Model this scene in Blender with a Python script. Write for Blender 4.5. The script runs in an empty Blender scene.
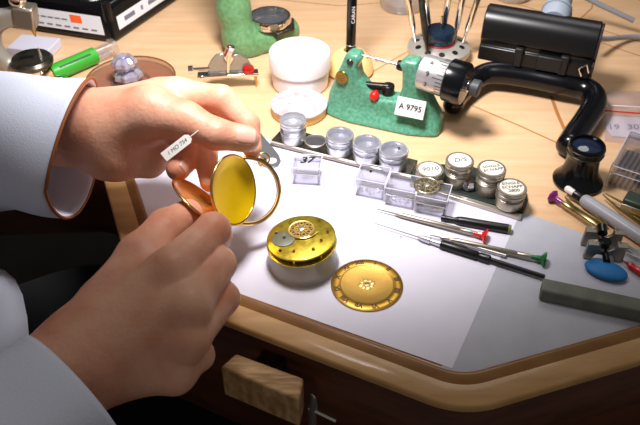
import bpy, bmesh, math, random
import numpy as np
from mathutils import Vector, Matrix, Euler
random.seed(7)
S = 0.01                       # everything below is written in centimetres
sc = bpy.context.scene
COL = sc.collection
PI = math.pi

# ------------------------------------------------------------------ camera, world, lamp, exposure
PITCH = math.radians(40.5); CAMH = 34.0; F = 750.0
cam = bpy.data.cameras.new('camera'); camo = bpy.data.objects.new('camera', cam); COL.objects.link(camo)
camo.location = (0, 0, CAMH * S); camo.rotation_euler = (PI / 2 - PITCH, 0, 0)
cam.sensor_width = 36; cam.lens = 36 * F / 640; cam.clip_start = 0.01
cam.dof.use_dof = True; cam.dof.focus_distance = 0.47; cam.dof.aperture_fstop = 22
sc.camera = camo
w = bpy.data.worlds.new('world'); sc.world = w; w.use_nodes = True
w.node_tree.nodes['Background'].inputs[0].default_value = (1.0, 0.92, 0.84, 1)
w.node_tree.nodes['Background'].inputs[1].default_value = 0.14
sc.view_settings.view_transform = 'Standard'; sc.view_settings.look = 'None'
sc.view_settings.gamma = 1; sc.view_settings.exposure = 0.08; sc.view_settings.use_curve_mapping = False

def area(name, loc, target, size, power, color):
    l = bpy.data.lights.new(name, 'AREA'); l.shape = 'DISK'; l.size = size * S; l.energy = power; l.color = color
    o = bpy.data.objects.new(name, l); COL.objects.link(o); o.location = Vector(loc) * S
    o.rotation_euler = (Vector(target) - Vector(loc)).to_track_quat('-Z', 'Y').to_euler()
    return o
# bench lamp: a shaded work lamp above the frame; its shade limits the light to a soft cone over the bench
sl_ = bpy.data.lights.new('bench_lamp', 'SPOT'); sl_.energy = 12.5; sl_.color = (1.0, 0.955, 0.95); sl_.shadow_soft_size = 0.05
sl_.spot_size = math.radians(104); sl_.spot_blend = 0.75
slo = bpy.data.objects.new('bench_lamp', sl_); COL.objects.link(slo); slo.location = Vector((-2, 42, 38)) * S
slo.rotation_euler = (Vector((-2, 62, 0)) - Vector((-2, 42, 38))).to_track_quat('-Z', 'Y').to_euler()
area('added_fill', (30, 110, 120), (0, 40, 0), 60, 3.0, (1.0, 0.97, 0.93))  # added fill panel, gives the dark gold something bright to reflect

def W(px, py, z=0.0):
    """the place at height z (cm) that the camera sees at pixel px, py"""
    u = (px - 320) / F; v = (212.5 - py) / F
    dy = math.cos(PITCH) + v * math.sin(PITCH); dz = -math.sin(PITCH) + v * math.cos(PITCH)
    t = (z - CAMH) / dz
    return Vector((u * t, dy * t, z))

# ------------------------------------------------------------------ materials
def lin(c):
    return tuple((x / 255 / 12.92 if x / 255 <= 0.04045 else ((x / 255 + 0.055) / 1.055) ** 2.4) for x in c) + (1,)
MATS = {}
def M(name, col, rough=0.5, metal=0.0, col2=None, scale=60, bump=0.0, bscale=None, coat=0, stretch=(1, 1, 1), sss=0, trans=0, ior=1.45, detail=4, ramp=(0.35, 0.65)):
    if name in MATS: return MATS[name]
    m = bpy.data.materials.new(name); m.use_nodes = True; nt = m.node_tree; N = nt.nodes; L = nt.links
    b = N['Principled BSDF']
    b.inputs['Base Color'].default_value = lin(col); b.inputs['Roughness'].default_value = rough; b.inputs['Metallic'].default_value = metal
    b.inputs['Coat Weight'].default_value = coat; b.inputs['Coat Roughness'].default_value = 0.1
    b.inputs['Transmission Weight'].default_value = trans; b.inputs['IOR'].default_value = ior
    if sss:
        b.inputs['Subsurface Weight'].default_value = sss; b.inputs['Subsurface Radius'].default_value = (1, 0.35, 0.2); b.inputs['Subsurface Scale'].default_value = 0.003
    tc = N.new('ShaderNodeTexCoord'); mp = N.new('ShaderNodeMapping'); mp.inputs['Scale'].default_value = stretch
    L.new(tc.outputs['Object'], mp.inputs['Vector'])
    if col2 is not None:
        n = N.new('ShaderNodeTexNoise'); n.inputs['Scale'].default_value = scale; n.inputs['Detail'].default_value = detail
        r = N.new('ShaderNodeValToRGB'); r.color_ramp.elements[0].color = lin(col); r.color_ramp.elements[1].color = lin(col2)
        r.color_ramp.elements[0].position, r.color_ramp.elements[1].position = ramp
        L.new(mp.outputs[0], n.inputs['Vector']); L.new(n.outputs['Fac'], r.inputs[0]); L.new(r.outputs[0], b.inputs['Base Color'])
    if bump:
        n2 = N.new('ShaderNodeTexNoise'); n2.inputs['Scale'].default_value = bscale or scale * 4; n2.inputs['Detail'].default_value = 3
        bp = N.new('ShaderNodeBump'); bp.inputs['Strength'].default_value = bump; bp.inputs['Distance'].default_value = 0.0008
        L.new(mp.outputs[0], n2.inputs['Vector']); L.new(n2.outputs['Fac'], bp.inputs['Height']); L.new(bp.outputs[0], b.inputs['Normal'])
    MATS[name] = m
    return m
def clear(name, col, fac=0.12, rough=0.05, cloud=0.06):
    """thin clear plastic: see-through with a sheen that grows at grazing angles and a trace of milky body"""
    if name in MATS: return MATS[name]
    m = bpy.data.materials.new(name); m.use_nodes = True; nt = m.node_tree; N = nt.nodes; L = nt.links
    for n in list(N): N.remove(n)
    out = N.new('ShaderNodeOutputMaterial'); tr = N.new('ShaderNodeBsdfTransparent'); gl = N.new('ShaderNodeBsdfGlossy'); df = N.new('ShaderNodeBsdfDiffuse')
    tr.inputs[0].default_value = lin(col); gl.inputs['Roughness'].default_value = rough; df.inputs[0].default_value = lin((235, 235, 245))
    lw = N.new('ShaderNodeLayerWeight'); lw.inputs[0].default_value = 0.35
    mr = N.new('ShaderNodeMapRange'); mr.inputs[3].default_value = fac * 0.5; mr.inputs[4].default_value = min(1, fac * 5)
    L.new(lw.outputs['Facing'], mr.inputs[0])
    m1 = N.new('ShaderNodeMixShader'); m1.inputs[0].default_value = cloud; L.new(tr.outputs[0], m1.inputs[1]); L.new(df.outputs[0], m1.inputs[2])
    m2 = N.new('ShaderNodeMixShader'); L.new(mr.outputs[0], m2.inputs[0]); L.new(m1.outputs[0], m2.inputs[1]); L.new(gl.outputs[0], m2.inputs[2])
    L.new(m2.outputs[0], out.inputs[0]); MATS[name] = m
    return m

wood_top = M('pale_birch', (228, 190, 150), 0.42, col2=(219, 177, 133), scale=14, stretch=(1, 9, 1), bump=0.06, bscale=60, coat=0.15)
wood_rim = M('beech', (204, 160, 106), 0.5, col2=(186, 142, 88), scale=18, stretch=(1.5, 6, 1), bump=0.08, bscale=90, coat=0.2)
wood_lip = M('dark_beech', (150, 104, 52), 0.5, col2=(132, 88, 42), scale=18, stretch=(1.5, 6, 1), coat=0.2)  # darker brown than the rim
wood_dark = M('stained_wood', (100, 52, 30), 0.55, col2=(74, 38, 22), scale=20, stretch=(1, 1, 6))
wood_seam = M('seam_stain', (176, 118, 66), 0.6)
paper = M('white_paper', (226, 222, 236), 0.7, col2=(220, 217, 232), scale=30)
mat_grey = M('grey_mat', (186, 187, 197), 0.75, col2=(179, 180, 191), scale=60)
white_pl = M('white_plastic', (240, 232, 232), 0.4)
white_card = M('white_card', (228, 224, 220), 0.7)
black_pl = M('black_plastic', (16, 16, 18), 0.32)
black_gl = M('black_gloss', (6, 8, 13), 0.2)
black_mt = M('black_matte', (20, 20, 22), 0.55, bump=0.2, bscale=900)
alu = M('aluminium', (214, 216, 222), 0.34, 0.8, bump=0.1, bscale=300, stretch=(1, 1, 12))
alu_d = M('dull_aluminium', (190, 182, 172), 0.38, 0.75)
steel = M('steel', (212, 210, 206), 0.26, 0.85)
chrome = M('chrome', (225, 222, 218), 0.08, 1.0)
nickel = M('brushed_nickel', (190, 184, 172), 0.28, 1.0, bump=0.15, bscale=200, stretch=(1, 1, 20))
dark_steel = M('dark_steel', (70, 68, 62), 0.35, 0.9, col2=(110, 104, 92), scale=120)
brass = M('brass', (205, 165, 85), 0.25, 1.0)
gold = M('polished_gold', (240, 196, 116), 0.16, 1.0)
gold_in = M('yellow_gold', (255, 210, 8), 0.25, 0.45, bump=0.12, bscale=160)
gold_lid = M('copper_gold', (232, 150, 60), 0.25, 0.8)
gilt = M('gilt_brass', (202, 180, 62), 0.36, 0.8, col2=(160, 140, 44), scale=260, bump=0.1)
gilt_dial = M('gilt_dial', (192, 152, 76), 0.42, 0.85, bump=0.12, bscale=500)
gilt_dial2 = M('gilt_ring', (184, 142, 58), 0.34, 0.9)
green = M('green_hammer_paint', (70, 134, 108), 0.3, col2=(96, 160, 132), scale=450, coat=0.5, bump=0.25, bscale=450, detail=2)
green2 = M('green_press_paint', (92, 140, 92), 0.4, col2=(116, 162, 114), scale=250, coat=0.2, bump=0.2, bscale=300)
red_pl = M('red_plastic', (214, 32, 24), 0.3, coat=0.3)
green_pl = M('green_plastic', (8, 104, 48), 0.3, coat=0.3)
lime_pl = M('green_tube', (60, 168, 52), 0.35, coat=0.2)
purple_pl = M('purple_plastic', (128, 34, 120), 0.3, coat=0.3)
blue_rub = M('blue_rubber', (26, 112, 176), 0.6, bump=0.3, bscale=350)
grey_stone = M('grey_green_rubber', (118, 120, 110), 0.8, col2=(104, 106, 96), scale=120)
grey_pl = M('grey_plastic', (150, 160, 174), 0.45)
ink = M('ink', (14, 14, 20), 0.5)
orange_st = M('orange_sticker', (240, 96, 40), 0.6)
lens_m = M('lens_glass', (20, 34, 60), 0.04, coat=1.0)
blue_blk = M('blue_black', (22, 40, 60), 0.22, coat=0.5)
skin = M('skin', (230, 176, 148), 0.46, col2=(208, 136, 106), scale=38, bump=0.35, bscale=420, sss=0.15, ramp=(0.38, 0.72))
nail_m = M('nail', (232, 178, 158), 0.3, coat=0.2)
coat_m = M('white_coat_cotton', (222, 229, 248), 0.85, bump=0.3, bscale=900)
piping_m = M('brown_piping', (150, 88, 44), 0.6)
black_cloth = M('black_cloth', (5, 6, 9), 1.0)
clearp = clear('clear_plastic', (252, 252, 254), 0.08, cloud=0.04)
clearw = clear('clear_plastic_wall', (251, 251, 254), 0.1, cloud=0.04)
frosted = clear('clear_stand', (253, 253, 250), 0.04, 0.15, 0.1)
amber_gl = clear('brown_glass', (234, 214, 190), 0.05, 0.1, 0.06)
purple_gl = clear('violet_crystal', (206, 202, 240), 0.22, 0.08, 0.35)
bagm = clear('bag_film', (250, 244, 246), 0.12, 0.25, 0.2)
fabric_cream = M('cream_plastic', (236, 208, 140), 0.4)
label_paper = M('label_paper', (232, 228, 216), 0.6)
tool_grey = M('cast_grey', (182, 180, 168), 0.4, 0.5, bump=0.2, bscale=200)

# ------------------------------------------------------------------ geometry (cm)
class G:
    def __init__(s): s.v = []; s.f = []
    def add(s, vs, fs):
        o = len(s.v); s.v += [tuple(v) for v in vs]; s.f += [tuple(i + o for i in f) for f in fs]; return s
    def box(s, c, d, rz=0, rx=0, ry=0):
        R = Euler((rx, ry, rz)).to_matrix(); c = Vector(c)
        vs = [c + R @ Vector((d[0] / 2 * i, d[1] / 2 * j, d[2] / 2 * k)) for i in (-1, 1) for j in (-1, 1) for k in (-1, 1)]
        return s.add(vs, [(0, 1, 3, 2), (4, 6, 7, 5), (0, 4, 5, 1), (2, 3, 7, 6), (0, 2, 6, 4), (1, 5, 7, 3)])
    def lathe(s, prof, n=40, c=(0, 0, 0), axis=(0, 0, 1), wob=None):
        q = Vector((0, 0, 1)).rotation_difference(Vector(axis).normalized()); c = Vector(c)
        vs = []; fs = []; m = len(prof)
        for r, z in prof:
            for i in range(n):
                a = 2 * PI * i / n; rr = max(r, 1e-4) * (1 + (wob(a, z) if wob else 0))
                vs.append(c + q @ Vector((rr * math.cos(a), rr * math.sin(a), z)))
        for j in range(m - 1):
            for i in range(n):
                fs.append((j * n + i, j * n + (i + 1) % n, (j + 1) * n + (i + 1) % n, (j + 1) * n + i))
        return s.add(vs, fs)
    def cyl(s, a, b, r, r2=None, n=24):
        a = Vector(a); b = Vector(b); L = (b - a).length; r2 = r if r2 is None else r2
        return s.lathe([(0, 0), (r, 0), (r2, L), (0, L)], n, a, b - a)
    def sph(s, c, r, n=20, sc3=(1, 1, 1)):
        vs = []; fs = []; m = n // 2
        for j in range(m + 1):
            t = PI * j / m
            for i in range(n):
                a = 2 * PI * i / n
                vs.append(Vector(c) + Vector((r * sc3[0] * math.sin(t) * math.cos(a) , r * sc3[1] * math.sin(t) * math.sin(a), -r * sc3[2] * math.cos(t))))
        for j in range(m):
            for i in range(n): fs.append((j * n + i, j * n + (i + 1) % n, (j + 1) * n + (i + 1) % n, (j + 1) * n + i))
        return s.add(vs, fs)
    def tube(s, path, r, n=16, caps=True, closed=False, flat=1.0):
        P = [Vector(p) for p in path]; m = len(P); rs = r if isinstance(r, (list, tuple)) else [r] * m
        T = [((P[(i + 1) % m] - P[i - 1]) if closed else (P[min(i + 1, m - 1)] - P[max(i - 1, 0)])).normalized() for i in range(m)]
        u = T[0].cross(Vector((0, 0, 1)));
        if u.length < 0.1: u = T[0].cross(Vector((0, 1, 0)))
        u.normalize(); vs = []; fs = []
        for i in range(m):
            u = (u - T[i] * u.dot(T[i])).normalized(); v = T[i].cross(u)
            for k in range(n):
                a = 2 * PI * k / n; vs.append(P[i] + (u * math.cos(a) + v * math.sin(a) * flat) * rs[i])
        for i in range(m if closed else m - 1):
            for k in range(n):
                j = (i + 1) % m; fs.append((i * n + k, i * n + (k + 1) % n, j * n + (k + 1) % n, j * n + k))
        if caps and not closed:
            fs.append(tuple(range(n - 1, -1, -1))); fs.append(tuple((m - 1) * n + k for k in range(n)))
        return s.add(vs, fs)
    def torus(s, R, r, c=(0, 0, 0), axis=(0, 0, 1), n=48, k=10, flat=1.0):
        q = Vector((0, 0, 1)).rotation_difference(Vector(axis).normalized()); c = Vector(c); vs = []; fs = []
        for i in range(n):
            a = 2 * PI * i / n
            for j in range(k):
                b = 2 * PI * j / k; rr = R + r * math.cos(b)
                vs.append(c + q @ Vector((rr * math.cos(a), rr * math.sin(a), r * flat * math.sin(b))))
        for i in range(n):
            for j in range(k): fs.append((i * k + j, ((i + 1) % n) * k + j, ((i + 1) % n) * k + (j + 1) % k, i * k + (j + 1) % k))
        return s.add(vs, fs)
    def prism(s, poly, z0, z1):
        n = len(poly); a = sum(poly[i][0] * poly[(i + 1) % n][1] - poly[(i + 1) % n][0] * poly[i][1] for i in range(n))
        if a < 0: poly = poly[::-1]
        vs = [(p[0], p[1], z0) for p in poly] + [(p[0], p[1], z1) for p in poly]
        return s.add(vs, [tuple(range(n - 1, -1, -1)), tuple(range(n, 2 * n))] + [(i, (i + 1) % n, (i + 1) % n + n, i + n) for i in range(n)])
    def xf(s, mat):
        s.v = [tuple(mat @ Vector(v)) for v in s.v]; return s

def part(name, g, m, parent=None, bevel=0, ang=40, smooth=True, seg=2, solid=0):
    me = bpy.data.meshes.new(name); me.from_pydata([(v[0] * S, v[1] * S, v[2] * S) for v in g.v], [], g.f)
    b = bmesh.new(); b.from_mesh(me); bmesh.ops.remove_doubles(b, verts=b.verts, dist=2e-7)
    bmesh.ops.recalc_face_normals(b, faces=b.faces); b.to_mesh(me); b.free()
    if smooth:
        me.shade_smooth(); me.set_sharp_from_angle(angle=math.radians(ang))
    me.materials.append(m)
    o = bpy.data.objects.new(name, me); COL.objects.link(o)
    if parent is not None: o.parent = parent
    if solid:
        k = o.modifiers.new('solid', 'SOLIDIFY'); k.thickness = solid * S; k.offset = -1
    if bevel:
        k = o.modifiers.new('bevel', 'BEVEL'); k.width = bevel * S; k.segments = seg; k.limit_method = 'ANGLE'; k.angle_limit = math.radians(40)
    return o
def tag(o, label, cat, group=None):
    o['label'] = label; o['category'] = cat
    if group: o['group'] = group
    return o
def thing(name, label, cat, loc=(0, 0, 0), rz=0, group=None, rot=None):
    o = bpy.data.objects.new(name, None); COL.objects.link(o); o.empty_display_size = 0.01
    o.location = Vector(loc) * S; o.rotation_euler = rot if rot is not None else (0, 0, rz)
    return tag(o, label, cat, group)
def dup(root, loc, rz, label, rot=None):
    def cp(o, par):
        c = o.copy(); COL.objects.link(c); c.parent = par
        for ch in list(o.children): cp(ch, c)
        return c
    r = cp(root, None); r.location = Vector(loc) * S; r.rotation_euler = rot if rot is not None else (0, 0, rz); r['label'] = label
    return r
def text(name, s, size, loc, rot, m, parent, bold=0.0, depth=0.004, shear=0.2):
    c = bpy.data.curves.new('t', 'FONT'); c.body = s; c.size = size * S; c.align_x = 'CENTER'; c.align_y = 'CENTER'
    c.extrude = depth * S; c.offset = bold * S; c.shear = shear; c.space_line = 1.0
    o = bpy.data.objects.new('t', c); me = bpy.data.meshes.new_from_object(o); bpy.data.objects.remove(o)
    me.materials.clear(); me.materials.append(m)
    t = bpy.data.objects.new(name, me); COL.objects.link(t); t.parent = parent
    t.location = Vector(loc) * S; t.rotation_euler = rot
    return t
def deg(a): return math.radians(a)
def cr(P, n=6):
    out = []
    for i in range(len(P) - 1):
        p0, p1, p2, p3 = P[max(i - 1, 0)], P[i], P[i + 1], P[min(i + 2, len(P) - 1)]
        for k in range(n):
            s_ = k / n; out.append(0.5 * ((2 * p1) + (p2 - p0) * s_ + (2 * p0 - 5 * p1 + 4 * p2 - p3) * s_ ** 2 + (3 * p1 - p0 - 3 * p2 + p3) * s_ ** 3))
    return out + [P[-1]]
def struct(o): o['kind'] = 'structure'; return o
def frame_from(n, up):
    z = Vector(n).normalized(); x = Vector(up).cross(z).normalized(); y = z.cross(x)
    return Matrix((x, y, z)).transposed()

# ------------------------------------------------------------------ signed-distance sculpting
def nets(Ff, lo, h):
    ins = Ff < 0; sh = tuple(n - 1 for n in Ff.shape)
    acc = np.zeros(sh + (3,), np.float32); cnt = np.zeros(sh, np.float32)
    def sl(dx, dy, dz): return (slice(dx, dx + sh[0]), slice(dy, dy + sh[1]), slice(dz, dz + sh[2]))
    for ax in range(3):
        for p in (0, 1):
            for q in (0, 1):
                d0 = [0, 0, 0]; o = [a for a in range(3) if a != ax]; d0[o[0]] = p; d0[o[1]] = q; d1 = list(d0); d1[ax] = 1
                a = Ff[sl(*d0)]; b = Ff[sl(*d1)]; x = (a < 0) != (b < 0)
                t = np.where(x, a / np.where(x, a - b, 1), 0)
                cnt += x
                for k in range(3):
                    acc[..., k] += np.where(x, (t if k == ax else d0[k]), 0)
    act = cnt > 0; idx = -np.ones(sh, np.int64); idx[act] = np.arange(act.sum())
    base = np.stack(np.nonzero(act), -1)
    V = (base + acc[act] / cnt[act][:, None]) * h + np.array(lo)
    quads = []
    for ax in range(3):
        o = [(ax + 1) % 3, (ax + 2) % 3]
        s0 = [slice(None)] * 3; s1 = [slice(None)] * 3; s0[ax] = slice(0, -1); s1[ax] = slice(1, None)
        a = ins[tuple(s0)]; b = ins[tuple(s1)]; ch = a != b; I = np.stack(np.nonzero(ch), -1)
        ok = (I[:, o[0]] > 0) & (I[:, o[1]] > 0) & (I[:, o[0]] < sh[o[0]]) & (I[:, o[1]] < sh[o[1]]); I = I[ok]
        fl = a[tuple(I.T)]
        def g(p, q):
            J = I.copy(); J[:, o[0]] -= p; J[:, o[1]] -= q; return idx[tuple(J.T)]
        Q = np.stack([g(1, 1), g(0, 1), g(0, 0), g(1, 0)], -1); Q[~fl] = Q[~fl][:, ::-1]; quads.append(Q)
    return V, np.concatenate(quads)
def grid(lo, hi, h):
    ax = [np.arange(lo[i], hi[i] + h, h, dtype=np.float32) for i in range(3)]
    return np.meshgrid(*ax, indexing='ij')
def rcone(X, a, b, r1, r2):
    a = np.array(a, np.float32); b = np.array(b, np.float32); d = b - a
    t = np.clip(((X[0] - a[0]) * d[0] + (X[1] - a[1]) * d[1] + (X[2] - a[2]) * d[2]) / max(float(d @ d), 1e-9), 0, 1)
    return np.sqrt((X[0] - a[0] - t * d[0]) ** 2 + (X[1] - a[1] - t * d[1]) ** 2 + (X[2] - a[2] - t * d[2]) ** 2) - (r1 + (r2 - r1) * t)
def smin(a, b, k):
    h = np.clip(0.5 + 0.5 * (b - a) / k, 0, 1); return b * (1 - h) + a * h - k * h * (1 - h)
def chain(X, pts, k=0.25):
    d = None
    for i in range(len(pts) - 1):
        e = rcone(X, pts[i][:3], pts[i + 1][:3], pts[i][3], pts[i + 1][3]); d = e if d is None else smin(d, e, k)
    return d
def poly2d(x, y, P):
    d = np.full(x.shape, 1e9, np.float32); s = np.zeros(x.shape, bool); n = len(P)
    for i in range(n):
        ax, ay = P[i]; bx, by = P[(i + 1) % n]; ex, ey = bx - ax, by - ay
        t = np.clip(((x - ax) * ex + (y - ay) * ey) / (ex * ex + ey * ey), 0, 1)
        d = np.minimum(d, (x - ax - t * ex) ** 2 + (y - ay - t * ey) ** 2)
        c = ((ay > y) != (by > y)) & (x < (bx - ax) * (y - ay) / ((by - ay) if by != ay else 1e-9) + ax); s ^= c
    return np.where(s, -1, 1) * np.sqrt(d)
def netobj(name, Ff, lo, h, m, parent, smooth_it=0):
    V, Q = nets(Ff, lo, h); g = G(); g.v = V.tolist(); g.f = [tuple(q) for q in Q.tolist()]
    o = part(name, g, m, parent, ang=180)
    if smooth_it:
        k = o.modifiers.new('smooth', 'SMOOTH'); k.iterations = smooth_it; k.factor = 0.5
    return o

# ================================================================== SETTING
struct(part('floor', G().box((0, 60, -86), (400, 400, 2)), M('dark_floor', (40, 36, 34), 0.7, col2=(50, 46, 42), scale=6)))
struct(part('wall_back', G().box((0, 185, 40), (400, 6, 250)), M('wall_paint', (170, 166, 160), 0.9, col2=(176, 172, 166), scale=8)))

# ================================================================== WORKBENCH
L0 = W(100, 165); L1 = W(121, 240); dl = (L1 - L0).normalized()
f0 = W(236, 325); f1 = W(420, 396); f2 = W(520, 396.5); f3 = W(640, 361)
def isect(p, d, q, e):
    t = ((q.x - p.x) * e.y - (q.y - p.y) * e.x) / (d.x * e.y - d.y * e.x); return p + d * t
fd = (f1 - f0).normalized(); rd = (f3 - f2).normalized()
B = isect(L1, dl, f0, fd); C_ = isect(f1, fd, f2, rd); A = L1 - dl * 90; D = f3 + rd * 35
def fillet_path(pts, radii, d):
    """polyline moved inward (to its left) by d with rounded corners"""
    out = []
    lines = []
    for i in range(len(pts) - 1):
        t = (pts[i + 1] - pts[i]).normalized(); nrm = Vector((-t.y, t.x, 0)); lines.append((pts[i] + nrm * d, pts[i + 1] + nrm * d, t, nrm))
    out.append(lines[0][0])
    for i in range(1, len(lines)):
        p = isect(lines[i - 1][0], lines[i - 1][2], lines[i][0], lines[i][2]); t0 = lines[i - 1][2]; t1 = lines[i][2]
        r = max(radii[i - 1] - d, 0.3); th = math.acos(max(-1, min(1, t0.dot(t1)))); tl = r * math.tan(th / 2)
        c = p - t0 * tl + Vector((-t0.y, t0.x, 0)) * r
        a0 = math.atan2(-t0.x, t0.y) ; 
        sg = 1 if t0.x * t1.y - t0.y * t1.x > 0 else -1
        if sg < 0:
            r = radii[i - 1] + d; tl = r * math.tan(th / 2); c = p - t0 * tl - Vector((-t0.y, t0.x, 0)) * r
        s = (p - t0 * tl) - c; th *= sg
        for k in range(13):
            a = th * k / 12; out.append(c + Vector((s.x * math.cos(a) - s.y * math.sin(a), s.x * math.sin(a) + s.y * math.cos(a), 0)))
    out.append(lines[-1][1]); return out
A1 = isect(L1, dl, W(60, 128), Vector((1, 0.05, 0))); A0 = A1 - Vector((1, 0.05, 0)) * 60
OUT = [A0, A1, B, C_, D]; RAD = [2.5, 3.5, 5.0]
outer = fillet_path(OUT, RAD, 0); back = [Vector((75, 125, 0)), Vector((A0.x, 125, 0))]
bench = thing('workbench', 'pale birch watchmaker workbench with raised rounded wooden rim at the front', 'workbench', (0, 0, 0))
part('tabletop', G().prism([(p.x, p.y) for p in outer + back], -0.4, 0), wood_top, bench, bevel=0.15)
def band(d0, d1, prof):
    g = G(); rows = [fillet_path(OUT, RAD, d0 + (d1 - d0) * t) for t, z in prof]; n = len(rows[0]); vs = []
    for r_, (t, z) in zip(rows, prof): vs += [(p.x, p.y, z) for p in r_]
    return g.add(vs, [(j * n + i, j * n + i + 1, (j + 1) * n + i + 1, (j + 1) * n + i) for j in range(len(prof) - 1) for i in range(n - 1)])
part('rim', band(-0.05, 1.45, [(0, -0.4), (0, -0.15), (0.03, 0.0), (0.1, 0.08), (1, 0.08), (1, -0.05)]), wood_rim, bench, ang=60)
part('lip_moulding', band(1.4, 2.1, [(0, 0.0), (0, 0.1), (0.25, 0.2), (0.6, 0.34), (0.85, 0.36), (1, 0.28), (1, 0)]), wood_lip, bench, ang=60)
inner = fillet_path(OUT, RAD, 3.0)
g = G(); apr = fillet_path(OUT, RAD, 2.0); n = len(apr)
g.add([(p.x, p.y, -0.35) for p in apr] + [(p.x, p.y, -12) for p in apr], [(i, i + 1, n + i + 1, n + i) for i in range(n - 1)])
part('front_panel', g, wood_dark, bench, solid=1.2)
def seam(pts, wd=0.13):
    P = [W(x, y) for x, y in pts]; g = G()
    for i in range(len(P) - 1):
        a, b = P[i], P[i + 1]; t = (b - a).normalized(); q = Vector((-t.y, t.x, 0)) * wd / 2
        g.add([tuple(v + Vector((0, 0, 0.012))) for v in (a - q, b - q, b + q, a + q)], [(0, 1, 2, 3)])
    part('seam', g, wood_seam, bench, smooth=False)
seam([(473, 106), (520, 126), (566, 147)], 0.16); seam([(551, 96), (558, 115), (566, 133)], 0.3)
seam([(371, 73), (405, 53), (418, 47)]); seam([(492, -4), (530, 8), (575, 22), (605, 31), (640, 42)]); seam([(577, 22), (592, 8), (593, -4)])
seam([(600, 42), (622, 50), (640, 56)]); seam([(262, -2), (340, 6), (390, 2)]); seam([(440, -2), (470, 8), (500, 6)])

# paper and mat
def flat(name, pts, z0, z1, m, label, cat):
    return tag(part(name, G().prism([(W(x, y).x, W(x, y).y) for x, y in pts], z0, z1), m, bevel=0.02), label, cat)
inn = fillet_path(OUT, RAD, 2.14)
inn = inn[14:]; i0 = inn[0:13]; i1 = inn[13:26]; 
def lerp(a, b, t): return a + (b - a) * t
Lp = isect(W(127, 185), Vector((1, 0, 0)), inn[0], dl)
Rp = isect(W(645, 320), Vector((0, 1, 0)), inn[-2], rd); 
matp = [(p.x, p.y) for p in i1] + [(Rp.x + 3, (Rp + rd * 3).y)] + [(W(640, 262).x + 3, W(640, 262).y - 1), (W(523, 213).x, W(523, 213).y), (W(470, 200).x, W(470, 200).y)]
tag(part('desk_mat', G().prism(matp, 0.012, 0.08), mat_grey), 'light grey flat mat under the right side of the white paper sheet', 'mat')
pp = [(p.x, p.y) for p in ([Lp] + i0 + i1[:6])] + [(W(455, 372).x, W(455, 372).y)] + [(W(523, 213).x, W(523, 213).y), (W(400, 160).x, W(400, 160).y), (W(262, 128).x, W(262, 128).y), (W(140, 172).x, W(140, 172).y)]
pp = [(p.x, p.y) for p in ([Lp] + i0)] + [(W(452, 369.5).x, W(452, 369.5).y), (W(520, 214).x, W(520, 214).y), (W(262, 138).x, W(262, 138).y), (W(240, 128).x, W(240, 128).y), (W(125, 176).x, W(125, 176).y)]
tag(part('paper_sheet', G().prism(pp, 0.085, 0.10), paper), 'large white paper work sheet covering the bench surface', 'paper')

# fittings below the bench edge
bk = thing('wooden_block', 'pale ridged wooden block below the bench front edge', 'block', (0, 0, 0))
q = [W(220, 367, -1.5), W(236, 353, -1.5), W(304, 378, -1.5), W(299, 400, -1.5)]
part('block_body', G().prism([(v.x, v.y) for v in q], -4.2, -1.5), M('raw_beech', (206, 168, 120), 0.6, col2=(158, 118, 74), scale=90, stretch=(0.6, 4, 1)), bk, bevel=0.15)
mid = (q[1] + q[2]) / 2
part('bracket_arm', G().box((mid.x, mid.y + 1.2, -3.0), (1.6, 3.2, 1.2), rz=math.atan2(fd.y, fd.x)), dark_steel, bk, bevel=0.1)
pl = thing('mounting_plate', 'black metal plate with two screws on the bench front', 'plate', (0, 0, 0))
nrm = Vector((fd.y, -fd.x, 0)); fo = f0 - nrm * 2.0
def FP(px, py, off=0.0):
    p0 = Vector((0, 0, CAMH)); r_ = W(px, py, 0) - p0; t_ = (fo + nrm * off - p0).dot(nrm) / r_.dot(nrm); return p0 + r_ * t_
R3 = Matrix((fd, Vector((0, 0, 1)), nrm)).transposed()
pr = G().prism([((v_ - fo).dot(fd), v_.z) for v_ in [FP(*a, 0.2) for a in ((322, 373), (327, 368), (425, 404), (441, 414), (442, 440), (322, 440))]], 0.03, 0.25)
pr.v = [tuple(fo + R3 @ Vector(v)) for v in pr.v]
part('plate', pr, M('black_steel', (24, 25, 28), 0.3, 0.5), pl, bevel=0.1)
for px_, py_ in ((344, 386), (401, 408)):
    c = FP(px_, py_, 0.25)
    sco = part('screw', G().lathe([(0, 0.12), (0.25, 0.12), (0.45, 0.08), (0.5, 0), ], 24, c, nrm), dark_steel, pl)
    part('slot', G().box(c + nrm * 0.13, (0.6, 0.03, 0.1), rz=math.atan2(fd.y, fd.x)), black_pl, sco)
br = thing('steel_bracket', 'curved polished steel bracket between wooden block and black plate', 'bracket', (0, 0, 0))
part('curved_arm', G().tube(cr([FP(300, 374, 0.3), FP(309, 382, 0.6), FP(315, 393, 0.9), FP(314, 408, 1.0), FP(313, 430, 1.0)]), 0.36, 14), steel, br)
part('foot_rail', G().tube([FP(309, 408, 1.2), FP(336, 421, 1.2)], 0.12, 8), steel, br)

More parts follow.
